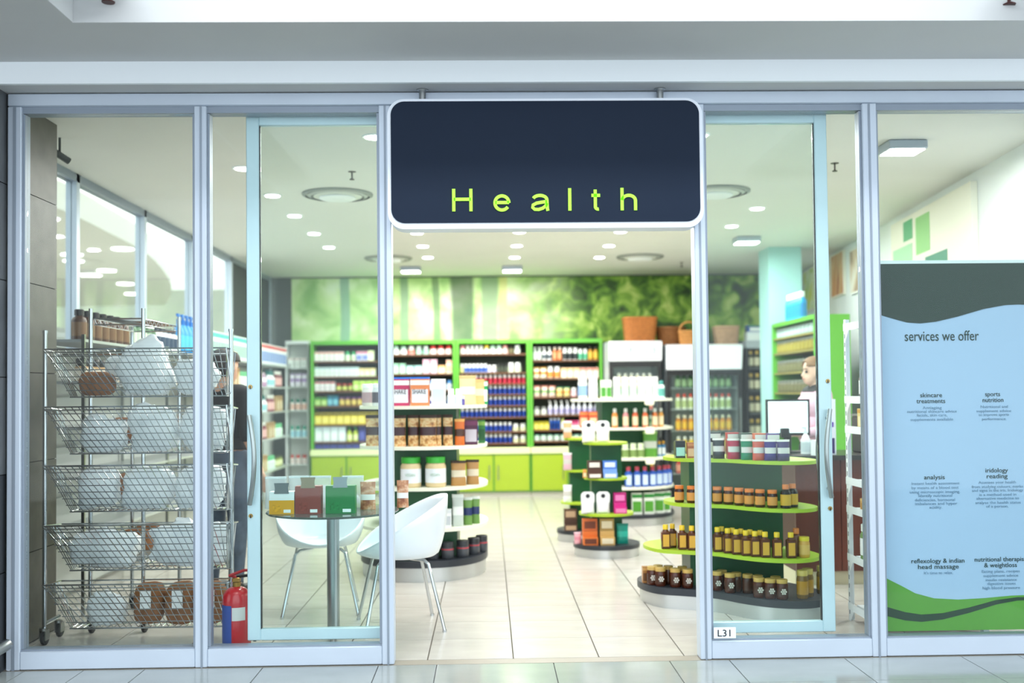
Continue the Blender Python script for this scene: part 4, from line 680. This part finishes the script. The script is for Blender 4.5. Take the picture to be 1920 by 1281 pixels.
# ================================================================ FRIDGES, BASKETS
def fridge(name, label, x0, x1, z1, hd, txt=None):
    y0 = 8.15; t = thing(name, label, 'fridge', ((x0+x1)/2, y0, 0)); hw = (x1-x0)/2
    for s in (-1, 1): box('side_panel', M('#c4cdd2', .4, .2), t, *((-hw, -hw+.04) if s < 0 else (hw-.04, hw)), .0, .6, 0, z1)
    box('back_panel', M('#dfe6e4', .5), t, -hw+.041, hw-.041, .57, .6, .1, z1-.05); box('base', BLACK, t, -hw+.041, hw-.041, .03, .6, 0, .099); box('top_panel', M('#c4cdd2', .4), t, -hw+.041, hw-.041, 0, .6, z1-.049, z1)
    MB().add([(-hw, -.10, z1-.02), (hw, -.10, z1-.02), (hw, -.04, z1-hd), (-hw, -.04, z1-hd), (-hw, -.002, z1), (hw, -.002, z1), (hw, -.002, z1-hd), (-hw, -.002, z1-hd)], [(3, 2, 1, 0), (0, 1, 5, 4), (7, 6, 2, 3), (1, 2, 6, 5), (0, 4, 7, 3), (4, 5, 6, 7)]).build('light_header', M('#f2f5f8', .4, emit=.25), t, smooth=False)
    d = box('door_frame', BLACK, t, -hw, hw, -.035, -.003, z1-hd-.08, z1-hd-.005)
    for a, b in ((-hw, -hw+.055), (hw-.055, hw)): box('door_stile', BLACK, t, a, b, -.035, -.003, .1, z1-hd-.081)
    box('door_glass', GLASS, t, -hw+.056, hw-.056, -.022, -.016, .1, z1-hd-.081); MB().tube([(hw-.03, -.06, .8), (hw-.03, -.06, 1.3)], .012, 8).tube([(hw-.03, -.06, .82), (hw-.03, -.036, .82)], .007, 6).tube([(hw-.03, -.06, 1.28), (hw-.03, -.036, 1.28)], .007, 6).build('handle', STEEL, t)
    for k in range(5): box('shelf', M('#c9d2d2', .3, .4), t, -hw+.042, hw-.042, .03, .56, .32+k*.28-.008, .32+k*.28)
    box('lamp_tube', M('#f6ffe8', .5, emit=4), t, -hw+.045, -hw+.06, .01, .025, .2, z1-hd-.1)
    if txt: text('lettering', txt, .14, M('#9aa6ac', .5), t, (.06, -.105, z1-.17), width=hw*1.1)
    return t
fridge('upright_fridge', 'narrow upright glass door fridge below the wicker hamper', X(1143, 8.15), X(1241, 8.15), 2.06, .26, '|food'); fridge('upright_fridge.001', 'wide upright drinks fridge with curved white header', X(1250, 8.15), X(1391, 8.15), 2.01, .33)
for fi, (xa, xb) in enumerate(((1146, 1238), (1256, 1386))):
    x0, x1 = X(xa, 8.2)+.08, X(xb, 8.2)-.08
    for k in range(5):
        c = [('#d98a2a', '#e8e2c4', '#f0c04a'), ('#c23a34', '#e8e8e2', '#e8a08a'), ('#e8ecd8', '#d94a3a', '#b8c88a'), ('#e8c02a', '#f2f2e8', '#f4e08a'), ('#3f6a4a', '#c9d2c4', '#9ab88a')][(k*2+fi) % 5]; nm = ['amber', 'red', 'pale', 'yellow', 'green'][(k*2+fi) % 5]
        fill(x0, x1, .32+k*.28, 8.26, [('bottle', 6 if fi == 0 else 9, .075, .2, c, nm+' drink bottle')], '%s shelf of the %s fridge' % (ORD[4-k], ('narrow', 'wide')[fi]))
t = thing('bottle_cabinet', 'black open bottle cabinet right of the wide fridge', 'shelf unit', (3.54, 8.1, 0)); 
for s in (-.17, .13): box('side_panel', BLACK, t, s, s+.03, 0, .4, 0, 1.95)
box('back_panel', BLACK, t, -.139, .129, .37, .4, 0, 1.95); box('top_panel', M('#aab2b8', .4), t, -.17, .16, 0, .4, 1.951, 2.05)
for k in range(5): box('shelf', M('#55595c', .4), t, -.139, .129, .02, .369, .5+k*.3-.015, .5+k*.3)
for k in range(5): fill(3.41, 3.66, .5+k*.3, 8.2, [('bottle', 3, .075, .22, ('#4a4a2a', '#d8b04a', '#e0d8b8'), 'dark bottle with gold cap')], '%s shelf of the black cabinet' % ORD[4-k])
for k, (w_, h_, c, nm) in enumerate(((.26, .12, '#f0f4f6', 'white'), (.24, .09, '#1f4f9a', 'navy blue'))): put('box', w_, h_, .2, (c, '#5f9a5a' if k else '#dfe6ea', W_), (3.55, 8.3, 2.0505 + (.1205 if k else 0)), 'flat_box', nm+' flat box stacked on the black bottle cabinet', 'box')
def basket(label, c, w, d, h, col, handle=False, rnd=False):
    t = thing('wicker_basket', label, 'basket', c); mt = M(col, .6, 0, .25, 40); n = 28
    def ringp(z, k=1.0):
        f = (.86+.14*z/h)*k
        return [((w/2*f)*(math.copysign(abs(math.cos(2*math.pi*j/n))**(1 if rnd else .45), math.cos(2*math.pi*j/n))), (d/2*f)*(math.copysign(abs(math.sin(2*math.pi*j/n))**(1 if rnd else .45), math.sin(2*math.pi*j/n))), z) for j in range(n)]
    b = MB()
    rows = int(h/.028)
    for i in range(rows):
        z = .012+i*(h-.03)/rows; r = ringp(z); r = [(x*(1+.012*(-1)**(j+i)), y*(1+.012*(-1)**(j+i)), z) for j, (x, y, z) in enumerate(r)]; b.tube(r+[r[0]], .0125, 6)
    b.build('weave', mt, t); MB().prism([(x, y) for x, y, _ in ringp(0, .95)], 0, .012).build('base', mt, t)
    s = MB(); top = ringp(h-.02); bot = ringp(.01)
    for j in range(0, n, 2): s.tube([(bot[j][0], bot[j][1], .01), (top[j][0], top[j][1], h-.02)], .008, 5)
    s.build('stakes', mt, t); r = ringp(h-.01); MB().tube(r+[r[0]], .018, 8).build('rim', mt, t)
    if handle: MB().tube([(w/2*.95*math.cos(a*math.pi/10), 0, h-.01+.13*math.sin(a*math.pi/10)) for a in range(11)], .012, 8).build('handle', mt, t)
basket('rectangular slatted wicker hamper on top of the narrow fridge', (X(1202, 8.4), 8.42, 2.062), .44, .3, .32, '#b9743a'); basket('dark round wicker basket on the wide fridge', (X(1262, 8.4), 8.5, 2.012), .38, .34, .24, '#8a5a30', rnd=True)
basket('light wicker basket with hoop handle on the wide fridge', (X(1292, 8.3), 8.24, 2.012), .26, .16, .18, '#c98f4f', True, True); basket('pinkish wicker hamper on the right end of the wide fridge', (X(1366, 8.3), 8.38, 2.012), .32, .28, .24, '#c9a080')
# ================================================================ TABLE AND CHAIRS
t = thing('cafe_table', 'round glass topped cafe table with steel post', 'table', (-.91, .62, -.024))
MB().lathe([(.375, .738), (.38, .742), (.38, .746), (.375, .75)], n=56).build('glass_top', GTOP, t); MB().lathe([(.036, .027), (.036, .72)], n=20).build('post', STEEL, t); MB().lathe([(.09, .7205), (.09, .737)], n=20).build('top_plate', STEEL, t)
for k in range(4):
    a = R(8+90*k); MB().tube([(.03*math.cos(a), .03*math.sin(a), .045), (.3*math.cos(a), .3*math.sin(a), .042)], [.02, .016], 10).build('foot', STEEL, t)
def chair(label, loc, rz):
    t = thing('tub_chair', label, 'chair', loc, rz, None); n, rows = 40, 14; vs = []
    def P(th, u):      # th=0 faces the chair's back (-y is its front)
        back = .5+.5*math.cos(th); rim = .455+.33*(back**.9); Rr = .255+.03*back
        if u < .45: q = u/.45; r = Rr*.78*q; z = .42+.012*q*q
        else: q = (u-.45)/.55; r = Rr*(.78+.22*math.sin(q*math.pi/2)); z = .432+(rim-.432)*(q**1.35)
        return (r*math.sin(th)*1.04, r*math.cos(th), z)
    for i in range(rows+1):
        for j in range(n): vs.append(P(2*math.pi*j/n, max(.02, i/rows)))
    mb = MB(); mb.add(vs, [(i*n+(j+1) % n, i*n+j, (i+1)*n+j, (i+1)*n+(j+1) % n) for i in range(rows) for j in range(n)] + [tuple(range(n))]); o = mb.build('shell', M('#e6edf2', .3, coat=.3), t); sd = o.modifiers.new('s', 'SOLIDIFY'); sd.thickness = .012; sd.offset = 0
    for sx in (-1, 1):
        for sy in (-1, 1): MB().tube([(sx*.05, sy*.06, .408), (sx*.13, sy*.13, .405), (sx*.155, sy*.15, .385), (sx*.235, sy*.23, .006)], .0105, 10).lathe([(.013, 0), (.013, .012)], (sx*.235, sy*.23, 0), 10, 0).build('leg', CHROME, t)
    return t
chair('white tub chair with steel legs right of the glass table', (-.545, .86, 0), R(-78)); chair('white tub chair with steel legs behind the glass table', (-1.1, 1.36, 0), R(8))
TZ = .7265
for px, c, tg, nm, w_, h_ in ((531, '#e0a01f', '#5a6468', 'yellow', .14, .125), (580, '#8a3f36', '#8f8068', 'brick red', .145, .155), (640, '#1f7a3f', '#8f9aa0', 'green', .165, .155)):
    t = thing('gift_box', nm+' snack gift box with a folded paper tag on the glass table', 'box', (X(px, .46), .46+.0, TZ))
    box('carton', M('#e9eef0', .4) if nm == 'yellow' else M(c, .45), t, -w_/2, w_/2, -.035, .035, 0, h_); box('front_print', M(c, .45), t, -w_/2, w_/2, -.0375, -.0355, .0, h_*(.62 if nm == 'yellow' else .95)); box('price_label', WHITE, t, w_*.08, w_*.36, -.0392, -.038, .008, .026); MB().plate([(-w_*.36, h_*.12), (w_*.0, h_*.12), (w_*.0, h_*.42), (-w_*.36, h_*.42)], -.0392, -.038).build('text_panel', M(c, .6, 0, .3, 90), t)
    MB().plate([(-.042, h_-.01), (.042, h_-.01), (.036, h_+.02), (.042, h_+.05), (-.042, h_+.05), (-.036, h_+.02)], -.0405, -.0395).build('paper_tag', M(tg, .6), t)
for px, y in ((518, .72), (562, .76), (601, .74), (662, .72)):
    t = thing('clear_bag', 'clear plastic zip bag standing behind the gift boxes', 'bag', (X(px, y), y, TZ), group='clear zip bags on the table'); pouch_loft(MB(), .13, .19, .05, 0).build('film', FILM, t); box('zip_strip', M('#dfe8ea', .3), t, -.06, .06, -.006, .006, .175, .186)
for px, y, w_ in ((690, .62, .09), (755, .70, .07)): 
    t = thing('snack_bag', 'brown snack bag with white round label on the glass table', 'bag', (X(px, y), y, TZ), group='brown snack bags on the table'); pouch_loft(MB(), w_, .16, .05, 0).build('film', ramp_mat('snack_print', [(.35, '#8a4a30'), (.55, '#c98f68'), (.7, '#e8d0b8')], 22, .35), t); pouch_loft(MB(), w_, .16, .05, 0, .35, .55, .002, front=True).build('label', M('#ece8e4', .4), t)
# ================================================================ BREAD RACKS
t = thing('basket_trolley', 'chrome trolley with five sloping wire baskets of bagged bread', 'trolley', (-1.99, .5, 0)); tw = .525
for s in (-1, 1):
    MB().tube([(s*tw, 0, .1), (s*tw, 0, 1.76)], .0125, 10).lathe([(.016, 1.76), (.016, 1.775)], (s*tw, 0, 0), 10).build('post', CHROME, t)
    MB().tube([(s*tw, -.0, .12), (s*tw, .2, .12)], .012, 8).build('foot_bar', CHROME, t)
def caster(parent, x, y):
    c = MB().lathe([(.02, .085), (.02, .1)], (x, y, 0), 10).box(x-.018, x-.012, y-.01, y+.045, .03, .085).box(x+.012, x+.018, y-.01, y+.045, .03, .085).build('caster_fork', STEEL, parent)
    n = 18; w_ = MB(); vs = []
    for xx, rr in ((x-.011, .04), (x-.008, .045), (x+.008, .045), (x+.011, .04)): vs += [(xx, y+.025+rr*math.cos(2*math.pi*j/n), .045+rr*math.sin(2*math.pi*j/n)) for j in range(n)]
    w_.add(vs, MB.rings(4, n)); w_.build('wheel', RUBBER, c)
for s in (-1, 1): caster(t, s*tw, -.02); caster(t, s*tw, .19)
rims = (1.665, 1.34, 1.01, .675, .345)
for k, z in enumerate(rims):
    b = MB(); r = .0028; xl, xr = -tw+.013, tw-.013; y0, y1 = -.06, .20; zb_ = z-.27; yb0 = .07; il = .10   # sloping front and ends
    for (p, q) in (((xl, y0, z), (xr, y0, z)), ((xl, y1, z-.02), (xr, y1, z-.02)), ((xl+il, yb0, zb_), (xr-il*.3, yb0, zb_)), ((xl+il, y1, zb_), (xr-il*.3, y1, zb_)), ((xl, y0, z), (xl, y1, z-.02)), ((xr, y0, z), (xr, y1, z-.02))): b.tube([p, q], .0048, 6)
    b.tube([(xl, y0, z-.018), (xr, y0, z-.018)], .003, 5)
    nn = 26
    for i in range(nn+1):         # front wires lean sideways, as in the woven mesh
        u = i/nn; xa = xl+(xr-xl)*u; xb = xl+il+(xr-xl-1.3*il)*min(1, u+.09) ; b.tube([(xa, y0, z), (xb, yb0, zb_)], r, 4)
        b.tube([(xl+il+(xr-xl-1.3*il)*u, yb0, zb_), (xl+il+(xr-xl-1.3*il)*u, y1, zb_)], r, 4)
    for i in range(1, 7): u = i/7; b.tube([(xl+il*u, y0+(yb0-y0)*u, z+(zb_-z)*u), (xr-il*.3*u, y0+(yb0-y0)*u, z+(zb_-z)*u)], r, 4)
    for i in range(1, 6):
        u = i/6; b.tube([(xl, y0+(y1-y0)*u, z-.02*u), (xl+il, yb0+(y1-yb0)*u, zb_)], r, 4); b.tube([(xr, y0+(y1-y0)*u, z-.02*u), (xr-il*.3, yb0+(y1-yb0)*u, zb_)], r, 4)
    b.tube([(xr+.03, y0-.01, z-.19), (xr+.03, y0-.01, z-.25), (xr-.01, y0+.05, z-.26)], .0035, 5).tube([(xr, y0, z), (xr+.03, y0-.01, z-.19)], .0035, 5)
    b.build('wire_basket', CHROME, t)
BAGM = ramp_mat('white_film', [(.3, '#dfe6ea'), (.6, '#eff3f5'), (.75, '#f8fafb')], 7, .28, distort=.6); BREAD = M('#8a5a34', .7, 0, .3, 14, bump=.4)
from mathutils import noise as NZ
def lump(name, label, cat, group, c, sx, sy, sz, mt, seed, amp=.2, n=34, m_=20):
    vs = []; off = Vector((seed*7.3, seed*3.1, seed*1.7)); cr = amp > .1
    for i in range(m_+1):
        for j in range(n):
            th = math.pi*i/m_; a = 2*math.pi*j/n; cx = math.copysign(abs(math.cos(a))**.6, math.cos(a)); cy = math.copysign(abs(math.sin(a))**.6, math.sin(a)); st = max(0, math.sin(th))**.55; ct = math.copysign(abs(math.cos(th))**.7, math.cos(th))
            p = Vector((sx/2*st*cx, sy/2*st*cy, -sz/2*ct)); q = p*9+off; dn = NZ.noise(q)*1.1+(abs(NZ.noise(q*2.3))-.25)*.9+((abs(NZ.noise(q*5))-.2)*.45 if cr else 0)
            p *= 1+amp*dn*1.25; p.z = max(p.z, -sz/2); vs.append((p.x, max(-sy/2-.005, min(sy/2+.005, p.y)), p.z+sz/2))
    mb = MB().add(vs, MB.rings(m_+1, n)); o = mb.build(name, mt, None, c); return tag(o, label, cat, group)
k_ = 0
for k, z in enumerate(rims):
    spots_ = (((.0, .30, .27), (.29, .25, .15)), ((-.24, .26, .16), (.05, .28, .21), (.34, .26, .2)), ((-.27, .24, .17), (.01, .29, .19), (.33, .28, .18)), ((-.24, .34, .17), (.26, .44, .2)), ((-.22, .22, .14),))[k]
    for x, wd, ht in spots_:
        k_ += 1; lump('bread_bag', 'white plastic bread bag lying in the %s basket of the trolley' % ORD[k], 'bag', 'bread bags, %s trolley basket' % ORD[k], (-1.99+x, .635, z-.262), wd, .125, ht+.05, BAGM, k_)
for x, c in ((.02, 1), (.2, 2), (.38, 3)):
    t2 = lump('bread_loaf', 'brown bread loaf with white label in the lowest trolley basket', 'bread', 'loaves in the lowest trolley basket', (-1.99+x, .635, .345-.262), .17, .13, .24, BREAD, c+40, .06); box('label', WHITE, t2, -.03, .03, -.079, -.07, .1, .2)
lump('bread_loaf', 'dark brown loaf in the top trolley basket below the bags', 'bread', None, (-2.27, .635, 1.665-.262), .2, .13, .14, BREAD, 77, .06)
t = thing('wire_rack', 'chrome wire shelf rack on casters behind the basket trolley', 'rack', (-2.205, 1.13, 0)); RZ = (.42, .78, 1.12, 1.5, 1.86)
for x in (-.155, .155):
    for y in (-.36, .36): MB().tube([(x, y, .1), (x, y, 1.92)], .0125, 10).build('post', CHROME, t); caster(t, x, y)
for z in RZ:
    b = MB()
    for x in (-.14, .14):
        for dz in (0, -.035): b.tube([(x, -.345, z+dz), (x, .345, z+dz)], .004, 5)
        for i in range(18): b.tube([(x, -.34+i*.0383, z-.035*(i % 2)), (x, -.34+(i+1)*.0383, z-.035*((i+1) % 2))], .002, 4)
    for i in range(19): b.tube([(-.14, -.34+i*.0378, z+.003), (.14, -.34+i*.0378, z+.003)], .0024, 4)
    for y in (-.345, .345): b.tube([(-.14, y, z), (.14, y, z)], .004, 5); b.tube([(-.14, y, z-.035), (.14, y, z-.035)], .004, 5)
    b.build('wire_shelf', CHROME, t)
for k, z in enumerate(RZ[:4]):
    for j in range(3): lump('bread_loaf', 'brown loaf on the %s shelf of the wire rack behind the trolley' % ORD[4-k], 'bread', 'loaves, %s shelf of the wire rack' % ORD[4-k], (-2.205, .9+j*.23, z+.008), .2, .17, .14, BREAD if (j+k) % 3 else BAGM, 90+k*5+j, .08)
# ---------------------------------------------------------------- fire extinguisher
t = thing('fire_extinguisher', 'red fire extinguisher standing on floor beside the door', 'extinguisher', (-1.375, .24, 0))
MB().lathe([(.07, 0), (.076, .015), (.076, .29), (.07, .325), (.05, .35), (.025, .362)], n=28).build('cylinder', M('#c1202a', .25, coat=.5), t); MB().lathe([(.022, .3625), (.022, .385)], n=14).box(-.02, .02, -.02, .02, .386, .41, ch=.003).build('valve', M('#b08a4a', .3, .8), t)
MB().tube([(0, 0, .411), (-.03, -.03, .425), (.05, -.05, .455), (.09, -.07, .46)], .008, 8).build('lever', M('#a82028', .4), t); MB().tube([(.0, .0, .413), (.06, .0, .42), (.095, .03, .38), (.098, .03, .2), (.092, .02, .06)], .009, 8).build('hose', BLACK, t)
def cyl_patch(a0, a1, z0, z1, r, n=10): return MB().add([(r*math.cos(R(a0+(a1-a0)*j/n)), r*math.sin(R(a0+(a1-a0)*j/n)), z) for z in (z0, z1) for j in range(n+1)], [(j, j+1, n+1+j+1, n+1+j) for j in range(n)])
cyl_patch(200, 262, .05, .27, .0772).build('blue_label', M('#2f4fa0', .4), t); cyl_patch(264, 318, .19, .26, .0772).build('white_label', M('#d6dad6', .4), t)
# ================================================================ PEOPLE
_b = bmesh.new(); bmesh.ops.create_icosphere(_b, subdivisions=2, radius=1); _b.verts.ensure_lookup_table()
SPH = ([v.co.copy() for v in _b.verts], [tuple(v.index for v in f.verts) for f in _b.faces]); _b.free()
def person(name, label, loc, rz, joints, tags, height, skin, garments, hair, vox=.011, look=0):
    """joints: (tag, p0, p1, r0, r1) capsules in metres, fused into one skin by a voxel remesh."""
    mb = MB()
    for tg, p0, p1, a, b in joints:
        p0, p1 = Vector(p0), Vector(p1); L_ = (p1-p0).length; n = max(1, int(L_/(min(a, b)*.35))+1)
        for i in range(n+1):
            u = i/n; c = p0.lerp(p1, u); r = a+(b-a)*u; mb.add([c+q*r for q in SPH[0]], SPH[1])
    o = link(name, mb.mesh(name, [], False))
    rm = o.modifiers.new('r', 'REMESH'); rm.mode = 'VOXEL'; rm.voxel_size = vox; sm = o.modifiers.new('s', 'SMOOTH'); sm.iterations = 4; sm.factor = .5
    dg = bpy.context.evaluated_depsgraph_get(); me2 = bpy.data.meshes.new_from_object(o.evaluated_get(dg)); o.modifiers.clear(); o.data = me2; me2.materials.clear(); me2.materials.append(M(skin, .5, 0, .04, 12)); me2.polygons.foreach_set('use_smooth', [True]*len(me2.polygons))
    segs = [(tg, Vector(a), Vector(b), r1, r2) for tg, a, b, r1, r2 in joints]
    def near(p):
        best = (9, '')
        for tg, a, b, r1, r2 in segs:
            d = b-a; u = max(0, min(1, (p-a).dot(d)/max(d.length_squared, 1e-9))); q = (p-(a+d*u)).length-(r1+(r2-r1)*u)
            if q < best[0]: best = (q, tg)
        return best[1]
    vt = [near(v.co) for v in me2.vertices]
    for gname, gt, off, col, test in garments:
        vi = {}; gm = MB()
        for p in me2.polygons:
            if all((vt[i] in gt) and test(me2.vertices[i].co) for i in p.vertices):
                f = []
                for i in p.vertices:
                    if i not in vi: v = me2.vertices[i]; vi[i] = len(gm.v); gm.v.append(tuple(v.co+v.normal*off))
                    f.append(vi[i])
                gm.f.append(tuple(f)); gm.m.append(0)
        g = gm.build(gname, col, o)
        g.data.polygons.foreach_set('use_smooth', [True]*len(g.data.polygons)); s2 = g.modifiers.new('t', 'SOLIDIFY'); s2.thickness = .008; s2.offset = -1
    o.location = loc; o.rotation_euler.z = rz; tag(o, label, 'person'); return o
def body(arm_l, arm_r, sc=1.0, f=1.0):
    """standing adult facing -y; arms are (elbow, wrist, finger direction) triples; left is +x."""
    j = [('head', (0, -.005, 1.60), (0, .005, 1.565), .088, .09), ('head', (0, -.03, 1.52), (0, -.045, 1.505), .062, .05), ('head', (0, -.096, 1.555), (0, -.104, 1.54), .012, .014), ('head', (0, -.082, 1.51), (0, -.084, 1.51), .018, .018),
         ('head', (.086, .01, 1.565), (.088, .012, 1.545), .016, .013), ('head', (-.086, .01, 1.565), (-.088, .012, 1.545), .016, .013), ('head', (0, .03, 1.60), (0, .03, 1.58), .085, .085),
         ('neck', (0, .015, 1.5), (0, .02, 1.40), .054, .058), ('torso', (-.13*f, .015, 1.375), (.13*f, .015, 1.375), .066, .066), ('torso', (-.075, .0, 1.28), (.075, .0, 1.28), .112, .112), ('torso', (-.07, .005, 1.14), (.07, .005, 1.14), .1, .1), ('torso', (-.065, .005, 1.02), (.065, .005, 1.02), .102, .102),
         ('hip', (-.08, .01, .93), (.08, .01, .93), .106, .106)]
    for s, (el, wr_, fd) in ((1, arm_l), (-1, arm_r)):
        sh = (s*.175*f, .015, 1.37); j += [('uarm', sh, el, .058, .044), ('farm', el, wr_, .042, .028)]
        e, w_, d = Vector(el), Vector(wr_), Vector(fd).normalized(); side = d.cross(Vector((0, 0, 1)) if abs(d.z) < .8 else Vector((0, 1, 0))).normalized()
        pm = w_+d*.085
        for q, (o_, l) in enumerate(((-.03, .062), (-.01, .076), (.011, .072), (.031, .058))):
            k0 = w_+d*.02+side*o_*.6; k1 = pm+side*o_; k2 = k1+(d+Vector((0, -.25, 0))).normalized()*l*.55; k3 = k2+(d+Vector((0, -.7, 0))).normalized()*l*.5; j += [('hand', k0, k1, .016, .0115), ('hand', k1, k2, .0095, .009), ('hand', k2, k3, .009, .0075)]
        th = w_+d*.03-side*.035; j += [('hand', w_+d*.01-side*.015, th, .015, .013), ('hand', th, th+(d-side*.6).normalized()*.055, .011, .008)]
        kn = (s*.105, -.01, .5); an = (s*.11, .025, .09); j += [('leg', (s*.095, .012, .9), kn, .092, .06), ('leg', (s*.1, .02, .47), (s*.107, .035, .33), .058, .056), ('leg', kn, an, .056, .04), ('foot', an, (s*.115, .02, .045), .04, .04), ('foot', (s*.115, .04, .04), (s*.13, -.13, .035), .04, .032)]
    return [(t_, tuple(Vector(a)*sc), tuple(Vector(b)*sc), r1*sc, r2*sc) for t_, a, b, r1, r2 in j]
def T(p): return True
sc_ = 1.02
jm = body(((.25, .03, 1.10), (.22, -.17, 1.0), (0, -.8, -.3)), ((-.24, .05, 1.09), (-.25, -.06, .85), (0, -.15, -1)), sc_)
person('person', 'person in black t-shirt and grey jeans reaching at shelves, back turned', (-1.855, 1.93, 0), R(152), jm, None, 1.7, '#d9a78c', [
    ('t_shirt', ('torso', 'uarm'), .012, M('#16181d', .8), lambda p: p.z < 1.435*sc_), ('jeans', ('hip', 'leg'), .013, M('#4f5b6b', .8, 0, .15, 20), T), ('shoes', ('foot',), .01, M('#1d1f22', .5), T),
    ('hair', ('head',), .016, M('#241a16', .6, 0, .2, 40), lambda p: (p.z > 1.60*sc_ and p.y > -.07) or (p.y > .028 and p.z > 1.49*sc_))], None)
jw = body(((.22, .02, 1.09), (.16, -.19, 1.05), (-.3, -.9, 0)), ((-.22, .02, 1.09), (-.15, -.2, 1.05), (.3, -.9, 0)), .985, .88)
wp = at(1530, 703, 3.0)
person('person', 'person in pale pink top with black collar standing behind the counter', (wp.x+.0, 3.05, 0), R(-84), jw, None, 1.65, '#e8bfa8', [
    ('top', ('torso', 'uarm', 'farm'), .012, M('#e3b9cc', .8, 0, .08, 18), lambda p: p.z < 1.40), ('collar', ('neck', 'torso'), .016, M('#1d1b20', .7), lambda p: 1.37 < p.z < 1.445), ('trousers', ('hip', 'leg'), .012, M('#26282c', .8), T), ('shoes', ('foot',), .01, M('#1d1f22', .5), T),
    ('hair', ('head',), .014, M('#8f6a4a', .6, 0, .2, 40), lambda p: (p.z > 1.585 and p.y > -.075) or (p.y > .035 and p.z > 1.47))], None)
for o in list(bpy.data.objects):
    if o.name.startswith('person') and o.parent is None:
        h = Vector((0, -.088, 1.57))
        for s in (-1, 1):
            sc2 = sc_ if 'black t' in o['label'] else .985
            MB().lathe([(.001, -.011), (.008, -.008), (.0115, 0), (.008, .008), (.001, .011)], (s*.032*sc2, -.0815*sc2, 1.566*sc2), 10).build('eye', M('#2a2220', .3), o)
            MB().tube([(s*.05*sc2, -.080*sc2, 1.588*sc2), (s*.03*sc2, -.0925*sc2, 1.592*sc2), (s*.014*sc2, -.094*sc2, 1.589*sc2)], .0035, 6).build('eyebrow', M('#4a3226', .7), o)
        MB().tube([(-.024*sc2, -.091*sc2, 1.508*sc2), (0, -.1005*sc2, 1.51*sc2), (.024*sc2, -.091*sc2, 1.508*sc2)], [.003, .005, .003], 8).build('lips', M('#b86a62', .5), o)
